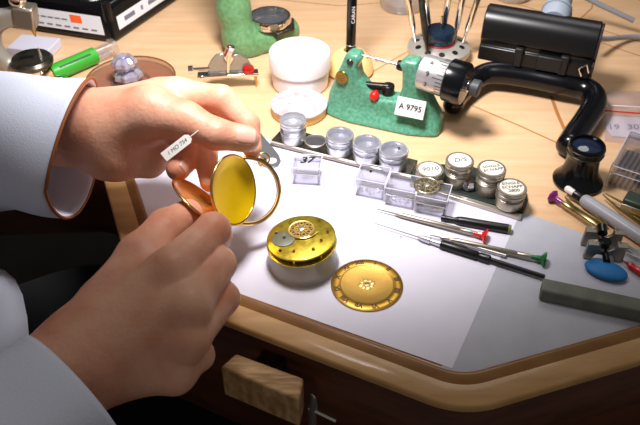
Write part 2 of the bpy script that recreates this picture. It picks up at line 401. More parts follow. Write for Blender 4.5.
# ================================================================== WATCH PARTS
# dial lying on the paper
c = W(367, 284, 0.2)
d = thing('watch_dial', 'gilt round pocket watch dial with dark hour numerals lying on the paper', 'dial', (c.x, c.y, 0.11), rz=deg(12))
part('dial_plate', G().lathe([(0.14, 0), (2.2, 0), (2.26, 0.04), (2.2, 0.09), (1.66, 0.1), (1.62, 0.085), (0.5, 0.085), (0.14, 0.085), (0.14, 0)], 72), gilt_dial, d)
part('hour_ring', G().lathe([(1.64, 0.1), (1.66, 0.115), (2.16, 0.115), (2.18, 0.1)], 72), gilt_dial2, d)
g = G()
for k in range(8):
    a = k * PI / 4; g.sph((0.36 * math.cos(a), 0.3 * math.sin(a), 0.07), 0.15 if k % 2 else 0.2, 10, (1, 1, 0.35))
g.torus(0.2, 0.05, (0, 0, 0.1)); part('floral_centre', g, M('soft_gold', (232, 200, 120), 0.35, 0.6), d)
for k, s in enumerate(['XII', 'I', 'II', 'III', 'IIII', 'V', 'VI', 'VII', 'VIII', 'IX', 'X', 'XI']):
    a = PI / 2 - k * PI / 6; text('numeral', s, 0.46, (1.91 * math.cos(a), 1.91 * math.sin(a), 0.12), (0, 0, a - PI / 2), M('numeral_ink', (70, 40, 16), 0.5), d, bold=0.02, shear=0)

# movement on a clear stand
c = W(302, 237, 2.3)
st = thing('movement_stand', 'clear round plastic stand under the gilt watch movement', 'stand', (c.x, c.y + 0.05, 0.1))
part('stand_body', G().lathe([(2.1, 1.5), (2.14, 1.4), (2.2, 0.15), (2.36, 0.05), (2.34, 0.0), (2.15, 0.0), (2.05, 0.15), (2.0, 1.45), (2.1, 1.5)], 64), frosted, st)
mv = thing('watch_movement', 'gilt brass pocket watch movement with pierced balance cock resting on a clear stand', 'watch movement', (c.x, c.y, 1.62), rot=(deg(-3), deg(-5), deg(8)))
part('lower_plate', G().lathe([(0, 0), (2.0, 0), (2.2, 0.05), (2.22, 0.16), (2.1, 0.2), (0, 0.2)], 64), gilt, mv)
part('upper_plate', G().lathe([(0, 0.5), (2.12, 0.5), (2.17, 0.54), (2.17, 0.64), (2.12, 0.67), (0, 0.67)], 64), gilt, mv)
part('dark_works', G().lathe([(0, 0.2), (1.85, 0.2), (1.85, 0.5), (0, 0.5)], 40), dark_steel, mv)
for a in (-60, -110, -20, 200, 150, 40, 90): part('pillar', G().cyl((2.0 * math.cos(deg(a)), 2.0 * math.sin(deg(a)), 0.2), (2.0 * math.cos(deg(a)), 2.0 * math.sin(deg(a)), 0.5), 0.09, n=12), gold, mv)
g = G(); cc = Vector((0.1, 0.62, 0.72)); g.lathe([(0.72, -0.04), (0.83, -0.04), (0.86, 0.06), (0.8, 0.12), (0.73, 0.1), (0.72, -0.04)], 48, cc)
for k in range(9):
    a = k * 2 * PI / 9
    g.torus(0.13, 0.035, cc + Vector((0.56 * math.cos(a), 0.56 * math.sin(a), 0.06)), n=16, k=6)
    g.torus(0.09, 0.03, cc + Vector((0.33 * math.cos(a + .35), 0.33 * math.sin(a + .35), 0.06)), n=14, k=6)
    g.tube([cc + Vector((0.2 * math.cos(a), 0.2 * math.sin(a), 0.06)), cc + Vector((0.75 * math.cos(a + 0.25), 0.75 * math.sin(a + 0.25), 0.06))], 0.03, 6)
ck = part('balance_cock', g, M('soft_gold', (232, 200, 120), 0.35, 0.6), mv); part('cap_jewel', G().lathe([(0.2, 0), (0.2, 0.12), (0.1, 0.16), (0, 0.16)], 20, cc + Vector((0, 0, 0.02))), steel, mv)
part('recess', G().lathe([(0.72, 0), (0, 0)], 32, cc - Vector((0, 0, 0.03))), M('dark_recess', (110, 84, 34), 0.5), mv)
part('silvered_disc', G().lathe([(0, 0), (0.74, 0), (0.74, 0.05), (0.7, 0.07), (0, 0.07)], 40, (-1.1, 0.05, 0.67)), M('silvered', (112, 116, 104), 0.5, 0.5), mv)
part('lever', G().tube([(-0.4, -0.1, 0.74), (0.1, -0.3, 0.76), (0.7, -0.2, 0.74), (1.1, 0.15, 0.72)], 0.06, 8), gold, mv)
for x, y in ((-1.5, 0.7), (-0.5, 1.6), (1.3, 1.2), (1.7, 0), (0.6, -1.4), (-0.6, -1.3), (-1.4, -1.0), (1.2, -0.7), (-1.05, 0.1)):
    part('screw', G().lathe([(0, 0.14), (0.08, 0.13), (0.11, 0.08), (0.11, 0)], 14, (x, y, 0.66)), gold if x > -1 else dark_steel, mv)

# held watch case: ring, dust cover, outer lid. Directions are world vectors.
def camdir(p):
    v = (Vector((0, 0, CAMH)) - p).normalized(); r = v.cross(Vector((0, 0, 1))).normalized() * -1; u = v.cross(r) * 1
    if u.z < 0: u = -u
    return v, r, u
wc = thing('watch_case', 'open gold pocket watch case held between the two hands', 'watch case', (0, 0, 0))
pc = W(247, 191, 3.9); v, r, u = camdir(pc); rn = (v + r * 0.22 - u * 0.05).normalized()
rr = 2.16
part('case_ring', G().lathe([(rr - 0.16, -0.22), (rr - 0.03, -0.28), (rr + 0.08, -0.16), (rr, 0), (rr + 0.08, 0.16), (rr - 0.02, 0.26), (rr - 0.15, 0.22), (rr - 0.1, 0), (rr - 0.16, -0.22)], 72, pc, rn), gold, wc)
cd = (W(264, 158, 4.6) - pc).normalized(); ct = pc + cd * (rr + 0.05)
part('pendant', G().cyl(ct, ct + cd * 0.35, 0.16, 0.13), gold, wc); part('crown', G().lathe([(0, 0), (0.2, 0), (0.26, 0.06), (0.26, 0.2), (0.18, 0.3), (0, 0.32)], 20, ct + cd * 0.3, cd, wob=lambda a, z: 0.05 * math.cos(12 * a)), gold, wc)
part('bow', G().torus(0.4, 0.06, ct + cd * 0.55, rn, flat=1), gold, wc)
p2 = W(234, 190, 5.3); v, r, u = camdir(p2); n2 = (v * 0.62 + r * 0.78 - u * 0.05).normalized()
R2 = 2.12
part('dust_cover', G().lathe([(0, -0.32), (1.2, -0.26), (1.75, -0.12), (R2 - 0.12, 0.03), (R2, 0.07), (R2 + 0.03, 0.0), (R2 - 0.08, -0.06), (1.7, -0.2), (1.2, -0.34), (0, -0.4)], 72, p2, n2), gold_in, wc)
part('cover_edge', G().torus(R2, 0.09, p2, n2, n=72), gold, wc)
p3 = W(202, 203, 4.7); v, r, u = camdir(p3); m3 = (r * 0.73 + u * 0.68).normalized(); n3 = (v * 0.27 + m3 * 0.96).normalized()
R3_ = 2.2
part('outer_lid', G().lathe([(0, -0.4), (1.2, -0.32), (1.8, -0.14), (R3_ - 0.1, 0.05), (R3_, 0.1), (R3_ + 0.04, 0.0), (R3_ - 0.05, -0.08), (1.7, -0.24), (1.2, -0.4), (0, -0.48)], 72, p3, n3), gold_lid, wc)
part('lid_edge', G().torus(R3_, 0.065, p3, n3, n=72), gold, wc)
hg = W(222, 224, 3.6); part('hinge', G().cyl(hg - Vector((0.3, 0.1, 0.2)), hg + Vector((0.3, 0.1, 0.2)), 0.1), gold, wc)
tg = thing('paper_tag', 'small white string tag with handwriting tucked in the upper hand', 'tag', (0, 0, 0))
tp = W(177, 147, 8.0); v, r, u = camdir(tp); x = (r * 0.85 + u * 0.5).normalized(); nn = (v + u * 0.1).normalized(); y = nn.cross(x).normalized(); x = y.cross(nn)
Rm = Matrix((x, y, nn)).transposed()
g = G().prism([(-1.0, -0.3), (0.8, -0.3), (1.0, -0.15), (1.0, 0.15), (0.8, 0.3), (-1.0, 0.3)], -0.02, 0.02); g.v = [tuple(tp + Rm @ Vector(a)) for a in g.v]
part('tag_card', g, white_card, tg); text('writing', '1 MO 754', 0.34, tp + nn * 0.03, Rm.to_euler(), ink, tg)
part('string', G().tube([tp + x * 0.9, tp + x * 1.5 + v * 0.1, tp + x * 2.2 - v * 0.3], 0.03, 6), white_card, tg)

# ================================================================== TINS AND BOXES
def strip(name, label, pts, h, m, holes=()):
    t = thing(name, label, 'tray', (0, 0, 0))
    P = [(W(x, y, h).x, W(x, y, h).y) for x, y in pts]
    part('tray_base', G().prism(P, 0.11, h), m, t, bevel=0.05); return t
s1 = strip('aluminium_tray', 'dark metal tray strip carrying the row of plain aluminium tins', [(271, 140), (283, 127), (300, 131), (418, 160), (411, 174), (330, 156)], 0.5, dark_steel)
fl = W(271, 140, .5); fr_ = W(411, 175, .5)
part('front_rail', G().tube([fl + Vector((0, -0.12, -0.15)), fr_ + Vector((0, -0.12, -0.15))], 0.16, 8), alu_d, s1)
s2 = strip('tin_tray', 'dark tray strip with pale front rail carrying the four labelled tins', [(412, 172), (421, 163), (470, 165), (526, 188), (528, 200), (523, 212), (412, 181)], 0.5, M('dark_tray', (44, 52, 48), 0.5, 0.3))
fl = W(412, 179, .5); fr_ = W(523, 213, .5); dr = (fr_ - fl).normalized(); qn = Vector((dr.y, -dr.x, 0))
part('front_rail', G().prism([tuple(p)[:2] for p in (fl, fr_, fr_ + qn * 0.45, fl + qn * 0.45)], 0.11, 0.42), alu_d, s2, bevel=0.05)

def tin(label, px, py, h, r, mbody, lid, writing=None, two=True, rz=0, cat='tin', group=None, name='round_tin', z0=0.5):
    c = W(px, py, z0 + h); t = thing(name, label, cat, (c.x, c.y, z0), rz=rz, group=group)
    hb = h * 0.45
    prof = [(0, 0), (r * 0.9, 0), (r * 0.93, 0.08), (r * 0.93, hb - 0.1), (r * 0.98, hb - 0.03), (r * 0.98, hb + 0.03), (r * 0.93, hb + 0.08)]
    k = hb + 0.08
    while k < h - 0.55: prof += [(r * 0.9, k), (r * 0.96, k + 0.04), (r * 0.9, k + 0.08)]; k += 0.16
    prof += [(r * 0.93, h - 0.5), (r * 0.93, h - 0.48), (0, h - 0.48)]
    part('tin_body', G().lathe(prof, 40), mbody, t, ang=30)
    part('tin_lid', G().lathe([(r * 0.94, h - 0.5), (r, h - 0.48), (r, h - 0.3), (r * 0.95, h - 0.26), (r, h - 0.22), (r, h - 0.05), (r * 0.97, h), (r * 0.88, h), (r * 0.86, h - 0.04)] + ([(r * 0.86, h - 0.46)] if lid != 'label' else [(0, h - 0.04)]), 40), mbody, t, ang=30)
    if lid == 'label':
        part('label_disc', G().lathe([(0, h), (r * 0.8, h), (r * 0.81, h - 0.03), (0, h - 0.03)], 40), label_paper, t)
        if writing: text('handwriting', writing, 0.62 if '\n' not in writing else 0.4, (0, 0, h + 0.01), (0, 0, 0), ink, t, bold=0.004)
    elif lid == 'glass':
        part('lid_window', G().lathe([(0, h - 0.06), (r * 0.88, h - 0.06), (r * 0.88, h - 0.1), (0, h - 0.1)], 40), clearw, t)
        if writing: text('handwriting', writing, 0.5, (r * 0.3, 0.1, h - 0.05), (0, 0, 0), ink, t, bold=0.01)
    return t
ga = 'plain aluminium tins in the row'
tin('open aluminium tin without lid at the far left end of the tray row', 293, 119, 1.9, 1.03, alu, 'open')
tin('plain glass-topped aluminium tin directly right of the empty tray slot', 340, 134, 1.55, 1.06, alu, 'glass')
tin('plain glass-topped aluminium tin second from the right end of its tray', 367, 142, 1.5, 1.06, alu, 'glass')
tin('glass-topped aluminium tin with a black ink mark at the right end of its tray', 394, 149, 1.5, 1.08, alu, 'glass', writing='9')
c = W(315.5, 140, 0.75); t = thing('glass_disc', 'loose flat round glass lid lying between the open tin and the next tin', 'lid', (c.x, c.y, 0.5))
part('lid_rim', G().lathe([(0.78, 0), (0.86, 0.02), (0.86, 0.2), (0.8, 0.24), (0.76, 0.2), (0.78, 0)], 36), alu_d, t); part('lid_window', G().lathe([(0, 0.14), (0.8, 0.14), (0.8, 0.1), (0, 0.1)], 36), clearw, t)
gl_ = 'labelled tins'
alu_d = M('tin_metal', (176, 168, 152), 0.34, 0.85)
tin('round tin with white label reading 9010', 430, 169, 1.2, 1.0, alu_d, 'label', '9010', rz=deg(8))
tin('tall round tin with white label reading D/S', 460, 160, 2.0, 1.0, alu_d, 'label', 'D/S', rz=deg(8))
tin('tall round tin labelled SINGLE ECHAPP without a number', 492, 168, 2.0, 1.0, alu_d, 'label', 'SINGLE\nECHAPP', rz=deg(12))
tin('round tin at the tray end labelled SINGLE ECHAPP 2800', 512, 187, 1.5, 1.03, alu_d, 'label', 'SINGLE\nECHAPP\n2800', rz=deg(6))
c = W(469, 184, 0.9); t = tag(part('faceted_nut', G().lathe([(0, 0), (0.42, 0), (0.5, 0.15), (0.5, 0.35), (0.38, 0.75), (0, 0.75)], 7, (c.x, c.y, 0.5)), chrome, smooth=False, bevel=0.03), 'small shiny faceted steel nut standing between the labelled tins', 'nut')

def clearbox(label, px, py, w_, d_, h, rz, name='parts_box', group=None, cat='box', lidm=clearp):
    c = W(px, py, h); t = thing(name, label, cat, (c.x, c.y, 0.11), rz=rz, group=group); k = 0.1
    g = G().box((0, 0, k / 2), (w_, d_, k)); g.box((0, -d_ / 2 + k / 2, h * 0.42), (w_, k, h * 0.8)); g.box((0, d_ / 2 - k / 2, h * 0.42), (w_, k, h * 0.8))
    g.box((-w_ / 2 + k / 2, 0, h * 0.42), (k, d_, h * 0.8)); g.box((w_ / 2 - k / 2, 0, h * 0.42), (k, d_, h * 0.8))
    part('box_body', g, clearw, t, smooth=False)
    W2 = w_ + 0.16; D2 = d_ + 0.16; e = 0.09
    g = G().box((0, 0, h), (W2, D2, 0.1))
    for s_ in (-1, 1): g.box((s_ * (W2 / 2 - e / 2), 0, h - 0.3), (e, D2, 0.5)); g.box((0, s_ * (D2 / 2 - e / 2), h - 0.3), (W2, e, 0.5))
    part('box_lid', g, lidm, t, smooth=False, bevel=0.03)
    fr = G()
    for s_ in (-1, 1):
        fr.tube([(s_ * W2 / 2, -D2 / 2, h + .03), (s_ * W2 / 2, D2 / 2, h + .03)], 0.035, 6); fr.tube([(-W2 / 2, s_ * D2 / 2, h + .03), (W2 / 2, s_ * D2 / 2, h + .03)], 0.035, 6)
        fr.tube([(s_ * W2 / 2, -D2 / 2, h + .03), (s_ * W2 / 2, -D2 / 2, 0.05)], 0.03, 6); fr.tube([(-W2 / 2, s_ * D2 / 2, h - .55), (W2 / 2, s_ * D2 / 2, h - .55)], 0.03, 6)
    part('box_edge', fr, M('edge_plastic', (226, 224, 236), 0.15), t)
    return t, h
t, h = clearbox('clear plastic box with handwritten 37 on its lid', 307, 163, 1.9, 1.5, 1.5, deg(-6))
text('handwriting', '37', 1.0, (-0.05, 0.1, h + 0.07), (0, 0, deg(8)), ink, t, bold=0.03, shear=0.3)
BX = [('leftmost clear parts box in the trio with a tiny black screw on its lid', 373, 175), ('middle clear parts box in the trio behind the screwdriver', 403, 184), ('clear parts box in the trio under the pierced balance cock', 434, 192)]
for i, (lb, px, py) in enumerate(BX):
    t, h = clearbox(lb, px, py, 2.0, 1.75, 1.5, deg(-18), group='three clear parts boxes')
    if i == 0: part('lid_screw', G().cyl((-0.2, 0.1, h + 0.05), (-0.2, 0.1, h + 0.15), 0.09, n=10), ink, t)
    rnd = random.Random(i)
    for k in range((14, 16, 6)[i]):
        x, y = rnd.uniform(-0.7, 0.7), rnd.uniform(-0.65, -0.1); a = rnd.uniform(0, PI); L = rnd.uniform(0.08, 0.25)
        o = tag(part('watch_screw', G().cyl((0, 0, 0), (L * math.cos(a), L * math.sin(a), 0.05), 0.045, n=8), steel if i < 2 else dark_steel),
                ['tiny steel watch part lying inside the leftmost clear box', 'tiny steel watch part lying inside the middle clear box', 'small dark watch part lying inside the box under the cock'][i], 'watch part', ['watch parts in the leftmost box', 'watch parts in the middle box', 'watch parts in the right box'][i])
        p = Matrix.Rotation(deg(-18), 3, 'Z') @ Vector((x, y, 0.1)); cc_ = W(px, py, h); o.location = Vector((cc_.x + p.x, cc_.y + p.y, 0.11 + 0.13 + 0.04 * (k % 3))) * S
c = W(434, 192, 1.5)
t = thing('brass_bridge', 'small brass and steel bridge piece inside the box under the cock', 'watch part', (c.x, c.y - 0.25, 0.24), rz=deg(-18))
part('bridge_plate', G().prism([(-0.6, -0.2), (0.1, -0.25), (0.65, -0.1), (0.65, 0.2), (0.1, 0.2), (-0.6, 0.2)], 0, 0.1), steel, t); part('wheel', G().cyl((0.35, 0, 0.1), (0.35, 0, 0.22), 0.24), brass, t)
c = W(427, 186, 1.75)
t = thing('balance_cock', 'pierced silver balance cock disc lying on top of the clear boxes', 'watch part', (c.x, c.y, 1.69), rz=0.3)
g = G().torus(0.86, 0.07, (0, 0, 0.09), n=40)
for k in range(10):
    a = k * 2 * PI / 10; g.torus(0.17, 0.045, (0.6 * math.cos(a), 0.6 * math.sin(a), 0.08), n=16, k=6); g.torus(0.12, 0.04, (0.3 * math.cos(a + .3), 0.3 * math.sin(a + .3), 0.08), n=14, k=6)
part('pierced_disc', g, M('silver_gilt', (196, 186, 150), 0.28, 1.0), t); part('centre', G().lathe([(0, 0.18), (0.15, 0.16), (0.2, 0.05), (0.2, 0)], 20), steel, t)
part('foot', G().box((1.0, 0.1, 0.09), (0.5, 0.3, 0.1)), M('silver_gilt', (196, 186, 150), 0.28, 1.0), t, bevel=0.03)

# ================================================================== HAND TOOLS ON THE PAPER
def lay(name, label, cat, a, b, za, zb, group=None):
    """an Empty at a with local +X toward b"""
    A_ = W(*a, za); B_ = W(*b, zb); d_ = B_ - A_
    t = thing(name, label, cat, A_, group=group, rot=d_.to_track_quat('X', 'Z').to_euler()); return t, d_.length
def X(*pr): return [(r_, x_) for x_, r_ in pr]
def bar(prof, n=20, wob=None): return G().lathe(prof, n, (0, 0, 0), (1, 0, 0), wob)
knurl = lambda a, z: 0.035 * math.cos(10 * a)
def driver(label, a, b, capm, capname, bladelen=1.4, r=0.17, handle=alu_d, z=(0.3, 0.42)):
    t, L = lay('screwdriver', label, 'screwdriver', a, b, *z)
    part('blade', bar(X((0, 0), (0, 0.03), (bladelen * 0.6, 0.05), (bladelen, 0.06))), dark_steel, t)
    part('shaft', bar(X((bladelen - 0.1, 0.07), (bladelen + 0.4, r), (L - 1.9, r), (L - 1.85, r * 0.8), (L - 1.8, r), (L - 1.1, r), (L - 0.9, r * .8), (L - 0.9, 0)), 20, knurl), handle, t, ang=50)
    part('neck', bar(X((L - 0.95, r * .8), (L - 0.5, r * 1.05), (L - 0.5, 0))), capm, t)
    part(capname, bar(X((L - 0.6, 0.18), (L - 0.35, 0.2), (L - 0.12, 0.48), (L, 0.46), (L + 0.02, 0)), 16, lambda a, z: 0.06 * math.cos(8 * a)), capm, t)
    return t
driver('silver screwdriver with a red swivel head on the white paper', (377, 209), (487, 236.5), red_pl, 'swivel_head')
driver('silver screwdriver with a green swivel head beside the black pin vise', (430, 235), (546, 260), green_pl, 'swivel_head')
t, L = lay('pin_vise', 'long black pin vise holding a thin needle, its tail reaching the grey bar', 'pin vise', (374, 223), (545, 277), 0.35, 0.35)
part('needle', bar(X((0, 0), (0.1, 0.02), (L * 0.3, 0.045))), dark_steel, t)
part('collet', bar(X((L * 0.265, 0.06), (L * 0.30, 0.2), (L * 0.345, 0.24), (L * 0.35, 0.17), (L * 0.40, 0.2), (L * 0.41, 0.22))), alu, t)
part('grip', bar(X((L * 0.41, 0.27), (L * 0.42, 0.3), (L * 0.62, 0.3), (L * 0.63, 0.24)), 24, lambda a, z: 0.03 * math.cos(12 * a)), black_pl, t)
part('tail', bar(X((L * 0.63, 0.25), (L * 0.64, 0.29), (L * 0.69, 0.29), (L * 0.7, 0.17), (L, 0.15), (L, 0))), black_pl, t)
t, L = lay('steel_rod', 'thin bright steel rod lying between the pin vise and green screwdriver', 'rod', (440, 236.5), (506, 256), 0.25, 0.25)
part('rod', bar(X((0, 0), (0, 0.06), (0.4, 0.11), (L, 0.12), (L, 0))), steel, t)
t, L = lay('marker_pen', 'short black pen with a pale end below the labelled tins', 'pen', (441, 217.5), (511, 229.5), 0.35, 0.35)
part('barrel', bar(X((0, 0.0), (0, 0.16), (0.3, 0.2), (0.9, 0.16), (1.1, 0.26), (1.4, 0.31), (L - 0.2, 0.33), (L - 0.2, 0))), black_pl, t)
part('end_cap', bar(X((L - 0.2, 0.32), (L, 0.3), (L, 0))), M('olive_cap', (120, 124, 70), 0.5), t)
tag(part('paper_speck', G().sph(W(401, 237, 0.12), 0.05, 8), ink), 'tiny dark speck on the white paper below the red screwdriver', 'speck')

# grey bar, movement holder, blue putty
ga = W(542, 284, 1.0); gb = W(640, 305, 1.0); gd = (gb - ga).normalized(); gn = Vector((-gd.y, gd.x, 0)); e_ = ga + gd * 16
t = tag(part('sharpening_stone', G().prism([tuple(p)[:2] for p in (ga - gn * 0.55, e_ - gn * 0.55, e_ + gn * 0.55, ga + gn * 0.55)], 0.09, 1.05), grey_stone, bevel=0.12), 'long dark grey rectangular sharpening bar on the mat at the right edge', 'bar')
c = W(606, 270, 0.4)
g = G().sph((0, 0, 0.3), 1.0, 28, (1.34, 0.82, 0.34)); o = part('cleaning_putty', g, blue_rub); o.location = Vector((c.x, c.y, 0.09)) * S; o.rotation_euler = (0, 0, deg(-27)); tag(o, 'flattened oval lump of bright blue putty in front of the steel holder', 'putty')
c = W(604, 244, 0.9); t = thing('movement_holder', 'small steel movement holder with two notched jaws behind the blue putty', 'holder', (c.x, c.y, 0.09), rz=deg(-8))
def jaw(y):
    pr = G().prism([(-1.25, 0.05), (-1.2, 1.5), (-0.6, 1.6), (-0.55, 1.1), (-0.2, 0.85), (0.2, 0.85), (0.55, 1.1), (0.6, 1.6), (1.2, 1.5), (1.25, 0.05), (0.8, 0), (0.5, 0.5), (-0.5, 0.5), (-0.8, 0)], -0.14, 0.14)
    pr.v = [(v_[0], y - v_[2], v_[1]) for v_ in pr.v]; part('jaw', pr, M('jaw_steel', (150, 144, 132), 0.4, 0.8), t, bevel=0.05)
    lip = G().box((-0.9, y - 0.2, 1.5), (0.65, 0.5, 0.12)); lip.box((0.9, y - 0.2, 1.5), (0.65, 0.5, 0.12)); part('jaw_lip', lip, M('jaw_steel', (150, 144, 132), 0.4, 0.8), t, bevel=0.03)
jaw(0.65); jaw(-0.6)
part('slide_rod', G().cyl((0, -1.5, 0.65), (0, 1.5, 0.65), 0.22), black_gl, t); part('clamp_screw', G().lathe([(0, 0), (0.36, 0), (0.36, 0.35), (0.3, 0.4), (0, 0.4)], 20, (0, -0.2, 0.9)), black_gl, t)
part('knob', G().cyl((0, 0.9, 0.9), (0, 1.5, 1.0), 0.34), black_gl, t)

driver('brass-shafted screwdriver with a purple swivel head beside the black loupe', (606, 232), (552, 196), purple_pl, 'swivel_head', 0.6, 0.2, M('pale_brass', (190, 170, 120), 0.3, 1.0), z=(0.5, 0.45))
driver('small screwdriver with a red handle at the right edge of the bench', (616, 256), (655, 282), red_pl, 'handle', 0.9, 0.2, red_pl)
t, L = lay('grey_pen', 'grey pen-shaped tool with a white tip and black ring', 'pen', (566, 188), (650, 243), 0.6, 0.5)
part('tip', bar(X((0, 0), (0, 0.2), (0.15, 0.26), (0.75, 0.24), (0.75, 0))), white_pl, t); part('ring', bar(X((0.7, 0.22), (0.8, 0.34), (1.4, 0.34), (1.5, 0.28))), black_pl, t)
part('barrel', bar(X((1.45, 0.3), (1.6, 0.42), (1.9, 0.47), (L, 0.47), (L, 0))), M('pen_grey', (168, 168, 176), 0.35), t)
def tweezers(label, a, b, z, m, group=None):
    t, L = lay('tweezers', label, 'tweezers', a, b, z, z)
    for s_ in (-1, 1):
        g = G(); pts = [(0, 0.12), (L * 0.3, 0.38), (L * 0.7, 0.32), (L, 0.06)]; wd = [0.05, 0.2, 0.36, 0.3]; vs = []
        for (x_, y_), ww in zip(pts, wd):
            for dy in (-0.04, 0.04):
                for dz in (-ww / 2, ww / 2): vs.append((x_, s_ * y_ + dy, dz))
        fs = []
        for i in range(3):
            o = i * 4; fs += [(o, o + 1, o + 5, o + 4), (o + 2, o + 6, o + 7, o + 3), (o, o + 4, o + 6, o + 2), (o + 1, o + 3, o + 7, o + 5)]
        fs += [(0, 2, 3, 1), (12, 13, 15, 14)]; part('arm', g.add(vs, fs), m, t)
    return t
tweezers('brass-coloured tweezers pointing at the black loupe', (604, 194), (665, 236), 0.5, M('old_brass', (150, 136, 84), 0.35, 0.9))
tweezers('steel tweezers lying below the grey pen-shaped tool', (604, 238), (665, 270), 0.35, steel)
tweezers('olive-tinted tweezers beside the purple screwdriver', (566, 196), (606, 226), 0.3, M('olive_brass', (140, 134, 88), 0.35, 0.9))
c = W(644, 203, 0.8); t = thing('metal_block', 'dark green flat block with a metal edge at the right border', 'block', (c.x, c.y, 0), rz=deg(-35))
part('block_body', G().box((0, 0, 0.5), (2.6, 1.3, 1.0)), M('dark_green_block', (52, 66, 56), 0.4), t, bevel=0.15); part('metal_edge', G().box((0, -0.7, 0.4), (2.6, 0.12, 0.5)), alu_d, t, bevel=0.04)

# loupe
c = W(577, 182, 0); t = thing('eye_loupe', 'black flared eye loupe standing with its lens facing up', 'loupe', (c.x, c.y, 0))
part('loupe_body', G().lathe([(1.5, 0), (1.76, 0.05), (1.8, 0.25), (1.62, 0.5), (1.3, 0.95), (1.18, 1.6), (1.15, 2.3), (1.2, 2.5), (1.27, 2.6), (1.27, 3.3), (1.22, 3.4), (1.08, 3.4), (1.05, 3.2), (1.0, 0.3), (1.5, 0)], 64), black_gl, t)
part('lens', G().lathe([(0, 3.42), (0.5, 3.38), (0.95, 3.26), (1.06, 3.2), (1.06, 3.1), (0, 3.1)], 48), lens_m, t)
part('ring', G().torus(1.28, 0.035, (0, 0, 3.15)), dark_steel, t); part('ring', G().torus(1.28, 0.035, (0, 0, 2.75)), dark_steel, t)

# clear box at the right edge with dark pins, zip bag with a red seal
c = W(652, 152, 1.6); t, h = clearbox('clear lidded plastic box of dark pins at the right edge', 657, 160, 5.0, 5.0, 1.7, deg(-32), name='pin_box')
cb = W(657, 160, 1.7); Rz = Matrix.Rotation(deg(-32), 3, 'Z')
for k in range(12):
    for row, yy in ((0, -1.3), (1, 1.2)):
        p = Rz @ Vector((-2.3 + k * 0.36, yy, 0)) + Vector((cb.x, cb.y, 0.25)); q_ = Rz @ Vector((0.12, 2.2, 0.0))
        tag(part('steel_pin', G().cyl(p - q_ / 2, p + q_ / 2, 0.09, n=8), dark_steel), 'thin dark steel pin in the %s row inside the clear box at the right' % ('near', 'far')[row], 'pin', ('near', 'far')[row] + ' row of pins in the clear box')
t = thing('zip_bag', 'clear zip bag with a red seal line and a white paper slip', 'bag', (0, 0, 0))
bp = [W(x, y, 0) for x, y in [(604, 92), (665, 92), (672, 150), (604, 142)]]
g = G(); nx, ny = 24, 16; vs = []
for j in range(ny + 1):
    for i in range(nx + 1):
        u_, v_ = i / nx, j / ny; p = bp[3].lerp(bp[2], u_).lerp(bp[0].lerp(bp[1], u_), v_)
        vs.append((p.x, p.y, 0.12 + 0.22 * math.sin(PI * u_) * math.sin(PI * v_) + 0.05 * math.sin(u_ * 17 + v_ * 9) * math.sin(PI * v_)))
g.add(vs, [(j * (nx + 1) + i, j * (nx + 1) + i + 1, (j + 1) * (nx + 1) + i + 1, (j + 1) * (nx + 1) + i) for j in range(ny) for i in range(nx)])
part('film', g, bagm, t)
part('red_seal', G().tube([W(604, 110.5, 0.4), W(636, 113, 0.45), W(666, 114, 0.4)], 0.06, 6), red_pl, t); part('white_seal', G().tube([W(604, 105, 0.4), W(636, 107, 0.45), W(666, 108, 0.4)], 0.05, 6), white_pl, t)
part('paper_slip', G().prism([tuple(W(x, y))[:2] for x, y in [(606, 117), (662, 119), (664, 140), (612, 137), (606, 130)]], 0.03, 0.08), M('slip', (226, 218, 226), 0.7), t)
text('handwriting', '19  3073', 1.0, W(629, 127, 0.12), (0, 0, 0), M('violet_ink', (120, 110, 150), 0.6), t)

# ================================================================== BACK OF THE BENCH
c = W(300.5, 82, 0); t = thing('plastic_jar', 'plain white round plastic jar with screw lid', 'jar', (c.x, c.y - 0.4, 0))
R_ = 2.55
part('jar_body', G().lathe([(0, 0), (2.2, 0), (2.4, 0.15), (2.5, 1.8), (2.45, 1.9), (0, 1.9)], 56), white_pl, t)
part('jar_lid', G().lathe([(2.5, 1.75), (2.62, 1.8), (2.64, 3.1), (2.55, 3.25), (2.3, 3.28), (2.2, 3.24), (0, 3.24)], 56), white_pl, t)
c = W(299, 103, 0.9); t = thing('round_box', 'flat round yellowish box with a white textured paper top in front of the jar', 'box', (c.x, c.y, 0))
part('box_body', G().lathe([(0, 0), (2.15, 0), (2.25, 0.1), (2.25, 0.8), (0, 0.8)], 56), M('cream_wood', (224, 190, 128), 0.5), t)
part('paper_top', G().lathe([(2.28, 0.72), (2.33, 0.75), (2.33, 0.9), (2.2, 0.97), (0, 0.97)], 56), M('speckled', (222, 208, 208), 0.7, col2=(180, 158, 162), scale=130, bump=0.6, bscale=260), t)

# green press with lens
def sdf_box(lo, hi, h): return grid(lo, hi, h)
t = thing('green_press', 'green cast column of a bench press with a round chrome lens ring on its foot', 'press', (0, 0, 0))
b0 = W(240, 52, 0); Xg = grid((b0.x - 4, b0.y - 3, 0), (b0.x + 9.5, b0.y + 7, 14), 0.16)
def P(x_, y_, z_, r_): return (b0.x + x_, b0.y + y_, z_, r_)
pb_ = W(236, 38, 1.2); dd = chain(Xg, [(pb_.x, pb_.y, 15, 1.3), (pb_.x, pb_.y, 4, 1.35), (pb_.x + 0.4, pb_.y - 0.4, 1.4, 1.4), tuple(W(248, 44, 0.7)) + (1.3,)], 1.0)
dd = smin(dd, chain(Xg, [tuple(W(246, 45, 0.6)) + (1.4,), tuple(W(268, 40, 0.6)) + (1.4,), tuple(W(286, 30, 0.5)) + (1.3,)], 0.5), 0.9); dd = np.maximum(dd, 0.02 - Xg[2] )
netobj('press_casting', dd, (b0.x - 4, b0.y - 3, 0), 0.16, green2, t)
